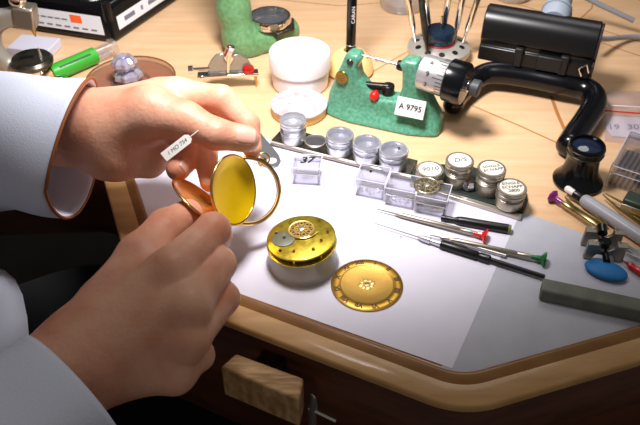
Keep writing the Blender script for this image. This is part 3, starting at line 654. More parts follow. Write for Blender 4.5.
lc = W(270, 20, 2.4); part('lens_mount', G().prism([(lc.x - 1.8, lc.y + 0.3), (lc.x + .8, lc.y - 2.2), (lc.x + 2.3, lc.y - 1.0), (lc.x + 2.2, lc.y + 1.2), (lc.x - 0.5, lc.y + 1.8)], 1.75, 2.1), dark_steel, t, bevel=0.15)
lr = part('lens_ring', G().lathe([(1.6, 0), (1.95, 0.05), (2.0, 0.5), (1.9, 0.8), (1.7, 0.8), (1.65, 0.4), (1.6, 0)], 48, (lc.x, lc.y, 2.1)), chrome, t)
part('lens', G().lathe([(0, 0.75), (0.9, 0.65), (1.68, 0.4), (1.65, 0.2), (0, 0.2)], 40, (lc.x, lc.y, 2.1)), clear('lens_clear', (225, 232, 240), 0.1), t)
part('lens_post', G().cyl((lc.x, lc.y, 0.2), (lc.x, lc.y, 1.85), 0.9), dark_steel, t)

# chrome gauge with red jewels
c = W(228, 74, 1.3); t = thing('jewel_gauge', 'small chrome gauge with red jewelled knob standing on two thin feet', 'gauge', (c.x, c.y, 0), rz=deg(6))
part('base_bar', G().box((0, 0, 1.3), (5.2, 0.9, 0.28)), chrome, t, bevel=0.08)
for x_, y_ in ((-2.1, 0), (2.35, -0.2), (2.3, 0.3)): part('foot', G().cyl((x_, y_, 0), (x_, y_, 1.3), 0.06, 0.14, n=12), brass if x_ > 2.32 else chrome, t)
def plate(name, x0, x1, xt, hh, m):
    pr = G().prism([(x0, 1.4), (x0 + 0.05, 2.1), (x0 + 0.4, 2.7), (xt - 0.35, hh + .6), (xt + 0.35, hh + .6), (x1 - 0.3, 2.7), (x1, 2.1), (x1, 1.4)], -0.1, 0.1); pr.v = [(v_[0], 0.1 - v_[2], v_[1]) for v_ in pr.v]; part(name, pr, m, t, bevel=0.05)
pg = M('grey_glass_plate', (150, 150, 144), 0.15, 0.6); plate('side_plate', -1.7, 0.1, -0.5, 2.6, pg); plate('side_plate', 0.2, 2.0, 0.7, 2.5, pg)
part('centre_post', G().box((0.1, 0, 2.3), (0.28, 0.4, 2.0), ry=deg(6)), chrome, t, bevel=0.05)
part('top_clamp', G().box((0.35, 0, 3.5), (0.5, 0.5, 0.9), ry=deg(25)), chrome, t, bevel=0.06); part('red_jewel', G().box((0.05, -0.1, 3.55), (0.2, 0.55, 0.9), ry=deg(25)), M('ruby', (120, 10, 34), 0.1, coat=1), t, bevel=0.05)
part('red_knob', G().lathe([(0, 0), (0.5, 0), (0.52, 0.35), (0.42, 0.5), (0, 0.5)], 24, (1.75, -0.1, 1.5)), M('ruby2', (170, 18, 12), 0.15, coat=1), t)
part('side_screw', G().cyl((-1.5, 0, 1.9), (-2.9, 0, 1.9), 0.16), chrome, t); part('screw_head', G().cyl((-2.9, 0, 1.9), (-3.3, 0, 1.9), 0.36, n=12), chrome, t); part('side_screw', G().sph((-2.2, -0.5, 1.4), 0.22), chrome, t)

# glass dish and violet crystals
c = W(131, 80, 0.4); t = thing('glass_dish', 'shallow brown tinted glass dish behind the upper wrist', 'dish', (c.x, c.y, 0))
part('dish_bowl', G().lathe([(0, 0.1), (3.3, 0.1), (3.7, 0.25), (3.85, 0.6), (3.75, 0.62), (3.6, 0.35), (3.2, 0.22), (0, 0.2)], 64), amber_gl, t); part('dish_rim', G().torus(3.82, 0.07, (0, 0, 0.6), n=72), M('brown_rim', (120, 78, 52), 0.2, coat=1), t)
part('dish_ridge', G().torus(1.6, 0.12, (0, 0, 0.26), n=48), amber_gl, t)
for k, (px, py, z_, rr_) in enumerate([(128, 74, 0.25, 1.25), (124, 62, 1.55, 1.05)]):
    c = W(px, py, z_ + 0.5); t = thing('violet_crystal', ['lower larger violet crystal rosette lying in the glass dish', 'upper violet crystal rosette stacked on the other one'][k], 'ornament', (c.x, c.y, z_), rz=k * 0.3)
    part('rosette', G().lathe([(0, 0), (rr_ * 0.8, 0), (rr_, 0.35), (rr_ * 0.95, 0.7), (rr_ * 0.6, 1.05), (rr_ * 0.3, 0.95), (0, 0.9)], 32, wob=lambda a, z: 0.09 * math.cos(8 * a)), purple_gl, t, ang=15)
    part('core', G().sph((0, 0, 0.5), 0.5, 8), M('violet_core', (170, 160, 222), 0.15, coat=1), t, smooth=False)

# green tube
t, L = lay('green_tube', 'bright green tube with a clear end and wooden tip', 'tube', (42, 78), (114, 47), 0.8, 0.8)
part('wooden_tip', bar(X((0, 0.2), (0.6, 0.42), (1.0, 0.45), (1.0, 0))), M('tip_wood', (206, 160, 108), 0.5), t); part('tube_body', bar(X((0.9, 0), (0.9, 0.7), (1.0, 0.76), (L * 0.72, 0.76), (L * 0.73, 0))), lime_pl, t)
part('clear_end', bar(X((L * 0.7, 0.62), (L * 0.95, 0.62), (L * 0.96, 0.85), (L, 0.85), (L, 0.5), (L * 0.72, 0.5))), clearw, t); part('label_line', G().box((L * .42, -0.5, 0.57), (3.2, 0.2, 0.02), rx=0.8), M('dark_green_ink', (24, 90, 30), 0.5), t)

# black scale
K = W(115, 44, 0); la = (W(36, 32, 0) - K); ra = (W(176, 2, 0) - K); la.z = ra.z = 0
t = thing('bench_scale', 'black bench scale with white label strips and an orange sticker', 'scale', (0, 0, 0))
lu = la.normalized(); ru = ra.normalized(); Lk, Rk = 16.0, 13.5
def sk(a, b, ins, z): p = K + lu * ins + ru * ins + lu * a + ru * b; return (p.x, p.y, z + 0.04)
g = G(); lay4 = [(0.15, 0.0), (0.0, 0.25), (0.0, 0.5), (0.75, 2.3), (0.8, 3.0), (1.2, 3.3)]; vs = []
for ins, z_ in lay4:
    vs += [sk(0, 0, ins, z_), sk(0, Rk - 2 * ins, ins, z_), sk(Lk - 2 * ins, Rk - 2 * ins, ins, z_), sk(Lk - 2 * ins, 0, ins, z_)]
fs = [(3, 2, 1, 0), tuple(len(vs) - 4 + i for i in range(4))]
for j in range(len(lay4) - 1):
    for i in range(4): fs.append((j * 4 + i, j * 4 + (i + 1) % 4, j * 4 + 4 + (i + 1) % 4, j * 4 + 4 + i))
part('scale_body', g.add(vs, fs), black_gl, t, bevel=0.25, seg=3, ang=60)
def onface(a0, a1, t0, t1, side, off, name, m):
    """strip on the sloping skirt; side 0 = left-going face, 1 = right-going face"""
    def pt(a, tt):
        ins = 0.0 + 0.75 * tt; z_ = 0.5 + 1.8 * tt; p = Vector(sk(a, 0, ins, z_)) if side == 0 else Vector(sk(0, a, ins, z_)); return p
    n_ = (ru * -1 if side == 0 else lu * -1) * 1.8 + Vector((0, 0, 0.7)); n_.normalize()
    q_ = [pt(a0, t0), pt(a1, t0), pt(a1, t1), pt(a0, t1)]
    g = G().add([tuple(p + n_ * o_) for o_ in (0.0, off) for p in q_], [(0, 1, 2, 3), (7, 6, 5, 4), (0, 4, 5, 1), (1, 5, 6, 2), (2, 6, 7, 3), (3, 7, 4, 0)]); return part(name, g, m, t, smooth=False), q_, n_
lb, q_, n_ = onface(0.9, 8.8, 0.1, 0.95, 0, 0.04, 'front_label', M('label_white', (214, 214, 218), 0.5)); onface(3.0, 4.2, 0.5, 0.85, 0, 0.07, 'orange_sticker', orange_st)
for k in range(7): onface(1.6 + k * 0.95, 2.2 + k * 0.95, 0.22, 0.3, 0, 0.06, 'print_line', M('grey_ink', (110, 110, 118), 0.6))
for k in range(5): onface(4.6 + k * 0.75, 5.2 + k * 0.75, 0.55, 0.62, 0, 0.06, 'print_line', M('grey_ink', (110, 110, 118), 0.6))
onface(1.0, 9.8, 0.2, 0.8, 1, 0.04, 'side_label', M('label_white', (214, 214, 218), 0.5))
for k, (a, b) in enumerate([(2.0, 3.6), (4.6, 4.9), (5.8, 7.6)]): onface(a, b, 0.42, 0.62, 1, 0.06, 'print_line', M('grey_ink', (110, 110, 118), 0.6))
pn = Vector(sk(6.3, 6.0, 0, 3.35)); part('weighing_pan', G().lathe([(0, 0), (4.6, 0), (4.9, 0.15), (4.9, 0.4), (4.7, 0.3), (0, 0.25)], 56, pn), steel, t); part('corner_post', G().cyl(sk(0, 0, 0.9, 0.4), sk(0, 0, 1.1, 3.5), 0.45), black_gl, t)
# card box behind the grey tool
c = W(36, 50, 0.5); t = tag(part('card_box', G().box((0, 0, 0.46), (4.0, 2.8, 0.9)), M('lilac_card', (206, 204, 220), 0.6), bevel=0.08), 'small flat pale lilac box between the grey tool and the scale', 'box'); t.location = Vector((c.x - 0.3, c.y + 0.6, 0)) * S; t.rotation_euler = (0, 0, deg(-12))

# grey staking tool at the left edge
a0 = W(22, 66, 0); t = thing('staking_tool', 'grey cast C-frame staking tool with a dark round anvil at the left edge', 'staking tool', (0, 0, 0))
c = W(31, 58, 2.6); lo = (c.x - 6, c.y - 2.2, 0); Xg = grid(lo, (c.x + 2.4, c.y + 3, 9), 0.15)
dd = chain(Xg, [(c.x - 0.2, c.y + 0.7, 1.2, 0.9), (c.x - 1.8, c.y + 0.4, 1.3, 0.8), (c.x - 2.9, c.y + .3, 2.6, 0.7), (c.x - 3.0, c.y + 0.3, 4.6, 0.7), (c.x - 1.9, c.y + 0.2, 6.0, 0.75), (c.x + 0.2, c.y + 0.1, 6.5, 0.85)], 0.6)
dd = np.maximum(dd, np.abs(Xg[1] - c.y - 0.3) - 0.75); netobj('c_frame', dd, lo, 0.15, tool_grey, t)
part('anvil', G().lathe([(0, 0), (1.5, 0), (1.75, 0.2), (1.8, 0.5), (1.6, 0.75), (0, 0.8)], 48, (c.x, c.y, 1.9)), dark_steel, t); part('anvil_slot', G().box((c.x - 0.3, c.y, 2.72), (1.1, 0.4, 0.06), rz=0.2), black_pl, t)
part('anvil_pin', G().cyl((c.x + 0.8, c.y + 0.1, 2.6), (c.x + 0.8, c.y + 0.1, 3.5), 0.18, 0.05, n=12), steel, t)
part('anvil_foot', G().lathe([(0, 0), (1.5, 0), (1.3, 0.5), (0.8, 0.9), (0.9, 1.9), (0, 1.9)], 32, (c.x, c.y, 0)), chrome, t)
part('spindle_head', G().box((c.x + 0.5, c.y + 0.1, 6.4), (1.7, 1.5, 1.9), ry=0.12), alu_d, t, bevel=0.2); part('spindle', G().cyl((c.x + 0.8, c.y, 5.6), (c.x + 0.9, c.y, 4.6), 0.3, 0.05), brass, t)
part('spindle_knob', G().lathe([(0, 0), (0.5, 0), (0.7, 0.3), (0.7, 0.9), (0.45, 1.2), (0.6, 2.0), (0, 2.0)], 24, (c.x + 0.2, c.y + 0.1, 7.3)), chrome, t)
c2 = W(58, 80, 0.4); tt = thing('chrome_fitting', 'small chrome clamp fitting half hidden by the upper sleeve', 'fitting', (c2.x, c2.y, 0)); part('fitting_body', G().lathe([(0, 0), (0.9, 0), (0.9, 0.5), (0.5, 0.8), (0, 0.9)], 24), chrome, tt); part('wing', G().box((-0.9, 0, 0.35), (1.6, 0.5, 0.3), rz=-0.3), dark_steel, tt, bevel=0.08)

# keyhole spanner
t = thing('flat_spanner', 'flat grey forked steel spanner with a round hole beside the watch crown', 'spanner', (0, 0, 0))
pts = [(257, 119), (260, 132), (265, 138), (272, 146), (279, 155), (281, 161), (278, 166), (271, 168), (263, 166), (262, 162), (258, 150), (254, 140), (255, 130)]
hc = W(272, 161, 0.2); outer_ = [W(x_, y_, 0.2) for x_, y_ in pts]
g = G().prism([(p.x, p.y) for p in outer_], 0.11, 0.22); part('spanner_plate', g, M('dull_steel', (150, 150, 156), 0.35, 0.8), t, bevel=0.03)
part('hole', G().lathe([(0, 0.235), (0.36, 0.235), (0.36, 0.22), (0, 0.22)], 24, (hc.x, hc.y, 0)), paper, t)

# green truing tool
q0 = W(338, 108, 0); q1 = W(432, 128, 0); ax = (q1 - q0).normalized(); ang = math.atan2(ax.y, ax.x); ctr = (q0 + q1) / 2; pn_ = Vector((-ax.y, ax.x, 0))
def PL(px, py, off=0.0):
    """(along, height) of the pixel ray on the vertical plane through the tool's long axis"""
    p0 = Vector((0, 0, CAMH)); r_ = W(px, py, 0) - p0; t_ = (ctr + pn_ * off - p0).dot(pn_) / r_.dot(pn_); h_ = p0 + r_ * t_
    return ((h_ - ctr).dot(ax), h_.z)
t = thing('truing_tool', 'green cast metal truing tool with graduated drum and a red lever knob', 'bench tool', (ctr.x, ctr.y, 0), rz=ang)
sil = [PL(x_, y_) for x_, y_ in [(329, 106), (331, 89), (339, 70), (346, 54), (351, 50), (360, 52), (363.5, 57), (360, 64), (362, 75), (370, 86), (380, 94), (400, 96), (404, 84), (404, 68), (401, 61), (407, 57), (420, 59), (424, 84), (433, 98), (441, 114), (443, 120)]]
xr = sil[-1][0]; xl = sil[0][0]; sil = [(xl, 0)] + [(a, max(b, 0.05)) for a, b in sil] + [(xr, 0)]
lo = (xl - 1.6, -3, -0.2); Xg = grid(lo, (xr + 1.6, 3, 7.2), 0.1)
th = 0.72 + 1.35 * np.exp(-np.clip(Xg[2], 0, 9) / 1.1); endr = np.clip(np.minimum(Xg[0] - xl, xr - Xg[0]) / 2.5, 0, 1); th = th * (0.55 + 0.45 * np.sqrt(endr))
d2 = poly2d(Xg[0], Xg[2], sil); dy = np.abs(Xg[1]) - th; rd_ = 0.3
dd = np.sqrt(np.maximum(d2 + rd_, 0) ** 2 + np.maximum(dy * 0.8 + rd_, 0) ** 2) + np.minimum(np.maximum(d2 + rd_, dy * 0.8 + rd_), 0) - rd_
cut = rcone(Xg, (xl + 1.9, -1.75, 1.5), (xr - 4.2, -1.75, 1.3), 0.62, 0.62); dd = -smin(-dd, cut, 0.15)
dd = np.maximum(dd, -Xg[2])
netobj('tool_casting', dd, lo, 0.1, green, t, 1)
sp0 = PL(358, 54); sp1 = PL(403, 66)
za = sp0[1]; zb = sp1[1]; ym = 0.0
A_ = Vector((sp0[0], ym, za)); B_ = Vector((sp1[0], ym, zb)); axd = (B_ - A_).normalized(); LL = (B_ - A_).length
part('spindle', G().lathe([(0.0, -0.2), (0.06, 0), (0.06, LL * 0.2), (0.16, LL * 0.2), (0.16, LL * 0.24), (0.06, LL * 0.25), (0.06, LL * 0.38), (0.17, LL * 0.4), (0.17, LL * 0.44), (0.13, LL * 0.5), (0.13, LL)], 20, A_, axd), steel, t)
part('spindle_collar', G().lathe([(0, LL * 0.88), (0.36, LL * 0.88), (0.42, LL * 0.94), (0.4, LL * 1.05), (0, LL * 1.05)], 24, A_, axd), black_pl, t)
pv = Vector((PL(353, 58)[0], -0.7, PL(353, 58)[1])); part('pivot_screw', G().lathe([(0, 0.12), (0.2, 0.12), (0.28, 0)], 20, pv, (0, -1, 0)), dark_steel, t)
bd = Vector((PL(345, 73)[0], -0.78, PL(345, 73)[1])); bdg = part('badge', G().lathe([(0, 0.1), (0.5, 0.1), (0.55, 0)], 32, bd, (0, -1, 0.1)), brass, t)
g = G()
for k in (-1, 0, 1): g.box(bd + Vector((0, -0.11, 0.17 * k)), (0.6, 0.03, 0.05))
part('badge_mark', g, M('badge_brown', (110, 80, 30), 0.5), bdg)
lv = Vector((PL(384, 88)[0], 0, PL(384, 88)[1])); l0 = Vector((PL(366, 84)[0], -0.1, PL(366, 84)[1] )); l1 = Vector((PL(388, 88)[0], 0.1, PL(388, 88)[1]))
part('lever', G().tube([l0, l0.lerp(l1, 0.5), l1], [0.27, 0.3, 0.36], 16), black_pl, t, ang=60); part('lever_hub', G().cyl(l1 - Vector((0, 0, 0.5)), l1 + Vector((0, 0, 0.25)), 0.5), black_pl, t, bevel=0.08)
rk = Vector((PL(377, 94)[0], -0.75, PL(377, 94)[1] + 0.25)); part('red_knob', G().sph(rk, 0.42, 20).cyl(rk, rk + Vector((0, 0.8, 0.2)), 0.15), red_pl, t)
dr0 = Vector((PL(425, 72)[0], 0, PL(425, 72)[1])); dxd = Vector((1, -0.12, -0.06)).normalized()
part('graduated_drum', G().lathe([(0, -0.3), (1.25, -0.3), (1.36, -0.2), (1.4, 1.75), (1.35, 1.85), (0, 1.85)], 56, dr0, dxd), M('satin_alu', (200, 198, 200), 0.35, 0.7), t)
g = G()
for k in range(30):
    a = k * 2 * PI / 30; qv = Vector((0, 0, 1)).rotation_difference(dxd); L2 = 0.5 if k % 5 else 0.8
    p_ = dr0 + qv @ Vector((1.405 * math.cos(a), 1.405 * math.sin(a), 1.8 - L2 / 2)); q2 = qv @ Euler((0, 0, a)).to_quaternion(); Mx = q2.to_matrix()
    vs = [p_ + Mx @ Vector((0.01 * i, 0.02 * j, L2 / 2 * k2)) for i in (-1, 1) for j in (-1, 1) for k2 in (-1, 1)]; g.add(vs, [(0, 1, 3, 2), (4, 6, 7, 5), (0, 4, 5, 1), (2, 3, 7, 6), (0, 2, 6, 4), (1, 5, 7, 3)])
part('scale_marks', g, ink, t, smooth=False)
for k, s in ((0, '9'), (1, '2')):
    a = deg(150 - 36 * k) ; dwn = Vector((0, -math.sin(a), math.cos(a)))
    nn = (dwn - dxd * dwn.dot(dxd)).normalized(); yy = nn.cross(dxd); Mx = Matrix((-yy, dxd, nn)).transposed() if False else Matrix((dxd, yy * -1 if (dxd.cross(yy)).dot(nn) < 0 else yy, nn)).transposed()
for k, s in enumerate(['8', '9', '2']):
    a = deg(62 - 34 * k); nn = Vector((0, -math.cos(a), math.sin(a))); nn = (nn - dxd * nn.dot(dxd)).normalized(); yy = nn.cross(dxd).normalized()
    text('drum_number', s, 0.55, dr0 + dxd * 0.6 + nn * 1.43, Matrix((dxd, yy, nn)).transposed().to_euler(), ink, t, shear=0)
part('black_wheel', G().lathe([(0, 1.85), (1.5, 1.85), (1.62, 1.95), (1.62, 3.2), (1.52, 3.35), (0.6, 3.4), (0, 3.4)], 64, dr0, dxd, lambda a, z: 0.012 * math.cos(32 * a)), black_gl, t)
part('end_knob', G().lathe([(0, 3.4), (0.36, 3.4), (0.36, 3.75), (0.62, 3.8), (0.66, 4.35), (0.55, 4.45), (0, 4.45)], 32, dr0, dxd, lambda a, z: 0.02 * math.cos(20 * a)), M('grey_knob', (60, 62, 66), 0.5), t)
part('knob_ring', G().lathe([(0.3, 3.4), (0.5, 3.42), (0.5, 3.58), (0.3, 3.6)], 32, dr0, dxd), chrome, t)
lc_ = PL(410, 106, -1.1); lcv = Vector((lc_[0] + 0.1, -1.36, lc_[1])); rxl = deg(62)
part('label_card', G().box(lcv, (2.3, 1.45, 0.04), rx=rxl, rz=0).xf(Matrix()), white_card, t); text('label_text', 'A 9795', 0.62, lcv + Vector((0, -0.045, 0.03)), (rxl, 0, 0), ink, t, shear=0, bold=0.008)

# cream pot with a black pen behind the green tool
c = W(350, 72, 0); t = thing('pen_pot', 'cream rounded pot behind the green tool holding a black pen upright', 'pot', (c.x, c.y, 0))
part('pot_body', G().lathe([(0, 0), (1.9, 0), (2.1, 0.3), (1.9, 1.2), (1.3, 1.9), (0.7, 2.2), (0.62, 2.2), (0.5, 1.2), (0, 1.2)], 48), fabric_cream, t)
pn2 = thing('black_pen', 'black upright pen with small white lettering standing in the cream pot', 'pen', (c.x, c.y, 1.25))
part('pen_body', G().lathe([(0, 0), (0.4, 0), (0.42, 0.2), (0.42, 14), (0, 14)], 24), black_gl, pn2); part('pen_band', G().torus(0.42, 0.03, (0, 0, 1.5)), alu, pn2)
for k, (z_, L_) in enumerate([(3.4, 1.6), (5.4, 0.9)]): text('lettering', ['CARAN', 'HB'][k], 0.45, (0.14, -0.405, z_ + 1), (PI / 2, -PI / 2, 0.3), white_pl, pn2, shear=0)

# glass jar at the top
c = W(402, 6, 0); t = thing('glass_jar', 'clear glass jar with a heavy base at the top edge behind the green tool', 'jar', (c.x, c.y, 0))
part('jar_glass', G().lathe([(0, 0.4), (1.8, 0.5), (2.1, 0.8), (2.1, 7), (2.3, 7), (2.35, 0.6), (2.2, 0.1), (0, 0.05)], 56), clear('jar_clear', (225, 228, 235), 0.3, cloud=0.25), t)
part('jar_contents', G().lathe([(0, 0.55), (1.7, 0.6), (1.9, 0.9), (1.9, 1.8), (0, 1.9)], 40), M('pale_liquid', (214, 214, 222), 0.25), t)
c = W(511, -2, 0); t = thing('small_dish', 'clear small glass dish at the top edge between screwdrivers and grey plug', 'dish', (c.x, c.y, 0))
part('dish_glass', G().lathe([(0, 0.1), (1.6, 0.1), (1.9, 0.5), (2.0, 1.2), (1.85, 1.2), (1.7, 0.6), (0, 0.3)], 40), clear('jar_clear', (225, 228, 235), 0.3, cloud=0.25), t)

# rotary screwdriver stand
c = W(439, 46, 1.3); steel_s = M('satin_steel', (206, 202, 192), 0.38, 0.6); t = thing('screwdriver_stand', 'round polished steel rotary stand with a blue-black hub', 'stand', (c.x, c.y, 0))
part('stand_base', G().lathe([(0, 0), (2.5, 0), (2.6, 0.2), (2.4, 0.6), (2.75, 0.8), (2.85, 1.0), (2.8, 1.3), (1.3, 1.75), (0, 1.75)], 64), steel_s, t)
part('hub', G().lathe([(0, 1.75), (1.25, 1.75), (1.32, 1.85), (1.32, 2.85), (1.22, 3.0), (0, 3.0)], 48), blue_blk, t); part('red_ring', G().torus(1.34, 0.08, (0, 0, 1.78)), M('dark_red', (150, 30, 40), 0.4), t)
part('hub_stem', G().cyl((0, 0, 3), (0, 0, 4.2), 0.12), chrome, t)
for k in range(10):
    a = k * 2 * PI / 10 + 0.31; part('socket', G().lathe([(0, 0.05), (0.26, 0.05), (0.3, 0)], 20, (2.05 * math.cos(a), 2.05 * math.sin(a), 1.5), (0.3 * math.cos(a), 0.3 * math.sin(a), 1)), black_pl, t)
capc = [('yellow', (220, 180, 30)), ('red', (200, 40, 30)), ('white', (220, 220, 215)), ('black', (20, 20, 20)), ('green', (20, 120, 60)), ('blue', (30, 60, 160))]
wh = ['leftmost upright steel screwdriver in the round stand', 'second upright steel screwdriver from the left in the round stand, with dark shaft', 'upright steel screwdriver leaning at the back left of the round stand', 'upright steel screwdriver directly behind the blue-black hub of the stand', 'second upright steel screwdriver from the right in the round stand', 'rightmost upright steel screwdriver in the round stand']
for k, (bx, by, tx, ty) in enumerate([(415, 41, 408, -4), (428, 57, 421, -4), (430, 32, 425, -4), (443, 32, 449, -4), (455, 38, 463, -4), (463, 42, 479, -4)]):
    a_ = W(bx, by, 1.6); r0 = a_ - c; r0.z = 0; b_ = W(tx, ty, 6.6); dirn = (b_ - a_).normalized()
    # foot in the plate, leaning slightly outwards
    t2 = thing('upright_screwdriver', wh[k], 'screwdriver', a_, rot=dirn.to_track_quat('Z', 'Y').to_euler(), group='screwdrivers in the rotary stand')
    part('shaft', G().lathe([(0, 0), (0.12, 0), (0.15, 1.2), (0.25, 1.6), (0.28, 2.0), (0.28, 7.5), (0.15, 7.7), (0.15, 8)], 16, wob=lambda a, z: 0.03 * math.cos(8 * a)), dark_steel if k == 1 else chrome, t2)
    part('cap', G().lathe([(0, 8), (0.3, 8), (0.5, 8.6), (0.45, 9), (0, 9)], 16), M('cap_' + capc[k][0], capc[k][1], 0.3), t2)

# black C-shaped gauge frame with its display housing
t = thing('bench_gauge', 'black gauge with ridged housing mounted on a thick C-shaped tube frame', 'gauge', (0, 0, 0))
cp = [(452, 108, 1.0), (457, 98, 1.0), (470, 84, 1.2), (484, 75, 1.4), (500, 73, 1.6), (530, 77, 1.6), (560, 83, 1.6), (582, 88, 1.5), (593, 95, 1.4), (594, 106, 1.2), (586, 120, 1.05), (574, 137, 1.0), (567, 150, 1.0)]
P = [W(x_, y_, z_) for x_, y_, z_ in cp]
path = cr(P); rs = [0.82 + 0.16 * min(1, i / 20) for i in range(len(path))]; rs[0] = 0.45; rs[1] = 0.65; rs[-1] = 0.5; rs[-2] = 0.75
part('c_frame', G().tube(path, rs, 24), black_gl, t, ang=60)
ha = W(477, 59, 2.5); hb_ = W(578, 78, 2.5); hx = (hb_ - ha).normalized(); hL = (hb_ - ha).length; hy = Vector((-hx.y, hx.x, 0))
prof = [(0, 0), (0.1, 1.2), (0.35, 1.3), (0.35, 1.7), (0.1, 1.85), (0.2, 3.2), (0.6, 3.9), (1.4, 4.3), (2.3, 4.1), (2.9, 3.2), (3.1, 1.6), (2.8, 0.3), (2.3, -0.1)]
def hous(x0, x1, pr): 
    g = G(); n = len(pr); vs = [ha + hx * x_ + hy * a + Vector((0, 0, b)) for x_ in (x0, x1) for a, b in pr]
    return g.add([tuple(v_) for v_ in vs], [tuple(range(n)), tuple(range(2 * n - 1, n - 1, -1))] + [(i, n + i, n + (i + 1) % n, (i + 1) % n) for i in range(n)])
part('housing', hous(0, hL + 0.8, prof), black_pl, t, bevel=0.1, ang=50)
part('end_cover', hous(hL + 0.8, hL + 1.0, [(a * 0.96 + 0.05, b * 0.96 + 0.05) for a, b in prof]), M('brown_black', (52, 40, 36), 0.35), t, bevel=0.05)
for x_, w_, z_, hh in ((3.0, 0.7, 0.9, 1.7), (6.7, 0.7, 0.9, 1.7), (4.85, 2.2, 0.8, 1.3)):
    part('ridge', G().box(ha + hx * (x_ + w_ / 2) + hy * -0.02 + Vector((0, 0, z_)), (w_, 0.5, hh), rz=math.atan2(hx.y, hx.x)), black_mt, t, bevel=0.12)
part('socket_trim', G().tube([ha + hx * 8.6 + hy * -0.1 + Vector((0, 0, 0.3)), ha + hx * 8.3 + hy * -0.15 + Vector((0, 0, 0.9)), ha + hx * 8.8 + hy * -0.1 + Vector((0, 0, 1.4)), ha + hx * 9.1 + hy * -0.1 + Vector((0, 0, 0.7))], 0.1, 8), chrome, t)
part('mount_bridge', G().box(ha + hx * (hL / 2) + hy * 1.2 + Vector((0, 0, -0.7)), (5, 1.8, 1.8), rz=math.atan2(hx.y, hx.x)), black_pl, t, bevel=0.2)
pa = ha + hx * 5.4 + hy * 2.0 + Vector((0, 0, 3.4)); pb = pa + Vector((1.6, 4.0, 0.8))
t = thing('cable_plug', 'light grey round cable plug on the back of the black gauge housing', 'plug', (0, 0, 0))
part('plug_body', G().lathe([(0, 0), (1.1, 0), (1.2, 0.2), (1.2, 1.9), (1.0, 2.1), (0.95, 4), (0.6, 5.2), (0, 5.3)], 32, pa, pb - pa), grey_pl, t); part('plug_ring', G().torus(1.21, 0.05, pa + (pb - pa).normalized() * 1.4, pb - pa), M('grey_dark', (110, 118, 128), 0.5), t)
part('cable', G().tube(cr([pb, pb + Vector((1.0, 4, -0.5)), pb + Vector((4, 6, -3)), pb + Vector((9, 5, -5))]), 0.25, 10), M('cable_grey', (150, 150, 156), 0.5), t)
cbp = [W(596, 38, 2.5), W(606, 39, 1.6), W(622, 37.5, 0.8), W(640, 37, 0.4), W(680, 39, 0.3)]
tag(part('grey_cable', G().tube(cr(cbp), 0.24, 10), M('cable_grey', (150, 150, 156), 0.5)), 'thin grey cable running right from the end of the black gauge housing', 'cable')

# ================================================================== PERSON
per = thing('person', 'person in a white coat with brown piping leaning over the bench holding the watch case', 'person', (-0.5 * 100, 30, -40))
per.location = (0, 0, 0)
def J(x, y, z, r): v_ = W(x, y, z); return (v_.x, v_.y, v_.z, r)
def hand(fore, palm, fingers, thumb, lo, hi, h=0.1, extra=None):
    X_ = grid(lo, hi, h); body = chain(X_, fore, 1.2)
    for a, b in palm: body = smin(body, rcone(X_, a[:3], b[:3], a[3], b[3]), 0.9)
    tot = body
    for f_ in fingers: tot = np.minimum(tot, smin(body, chain(X_, f_, 0.28), 0.55))
    tot = np.minimum(tot, smin(body, chain(X_, thumb, 0.4), 0.9))
    if extra is not None: tot = extra(X_, tot)
    return nets(tot, lo, h)
def bounds(*cs):
    P_ = [q_ for c_ in cs for q_ in c_]
    return tuple(min(p[i] - p[3] for p in P_) - 0.4 for i in range(3)), tuple(max(p[i] + p[3] for p in P_) + 0.4 for i in range(3))
# upper (left) hand, seen from the thumb side
wL = J(74, 126, 6.3, 2.45); foreL = [(wL[0] - 9, wL[1] + 0.9, 6.0, 3.2), wL, J(104, 130, 6.6, 2.4)]
iM, mM, rM, pM = J(180, 97, 8.0, 1.15), J(172, 112, 7.2, 1.15), J(158, 128, 6.2, 1.1), J(142, 142, 5.4, 1.05)
L_index = [iM, J(221, 100, 8.3, 0.95), J(247, 124, 7.0, 0.8), J(252, 148, 5.9, 0.66)]
L_mid = [mM, J(206, 124, 6.8, 0.9), J(205, 155, 5.6, 0.78), J(210, 182, 4.9, 0.64)]
L_ring = [rM, J(196, 138, 5.8, 0.88), J(193, 152, 5.7, 0.85), J(178, 169, 5.7, 0.76)]
L_pink = [pM, J(158, 157, 4.9, 0.8), J(150, 166, 4.6, 0.72), J(139, 166, 4.6, 0.6)]
thL = [J(105, 125, 7.6, 1.9), J(150, 112, 8.6, 1.65), J(185, 121, 8.4, 1.2), J(216, 134, 8.0, 0.93), J(246, 139, 7.5, 0.84)]
palmL = [(J(104, 128, 7.0, 2.4), J(160, 103, 7.6, 1.65)), (J(104, 140, 6.2, 2.1), iM), (J(104, 135, 6.4, 2.2), mM), (J(108, 148, 6.0, 1.75), rM), (J(112, 156, 5.6, 1.35), pM), (J(125, 160, 5.2, 1.1), J(152, 160, 5.0, 0.9))]
lo, hi = bounds(foreL, L_index, L_mid, L_ring, L_pink, thL, [p for ab in palmL for p in ab]); lo = (foreL[0][0] - 1, lo[1], lo[2])
VL, QL = hand(foreL, palmL, [L_index, L_mid, L_ring, L_pink], thL, lo, hi)
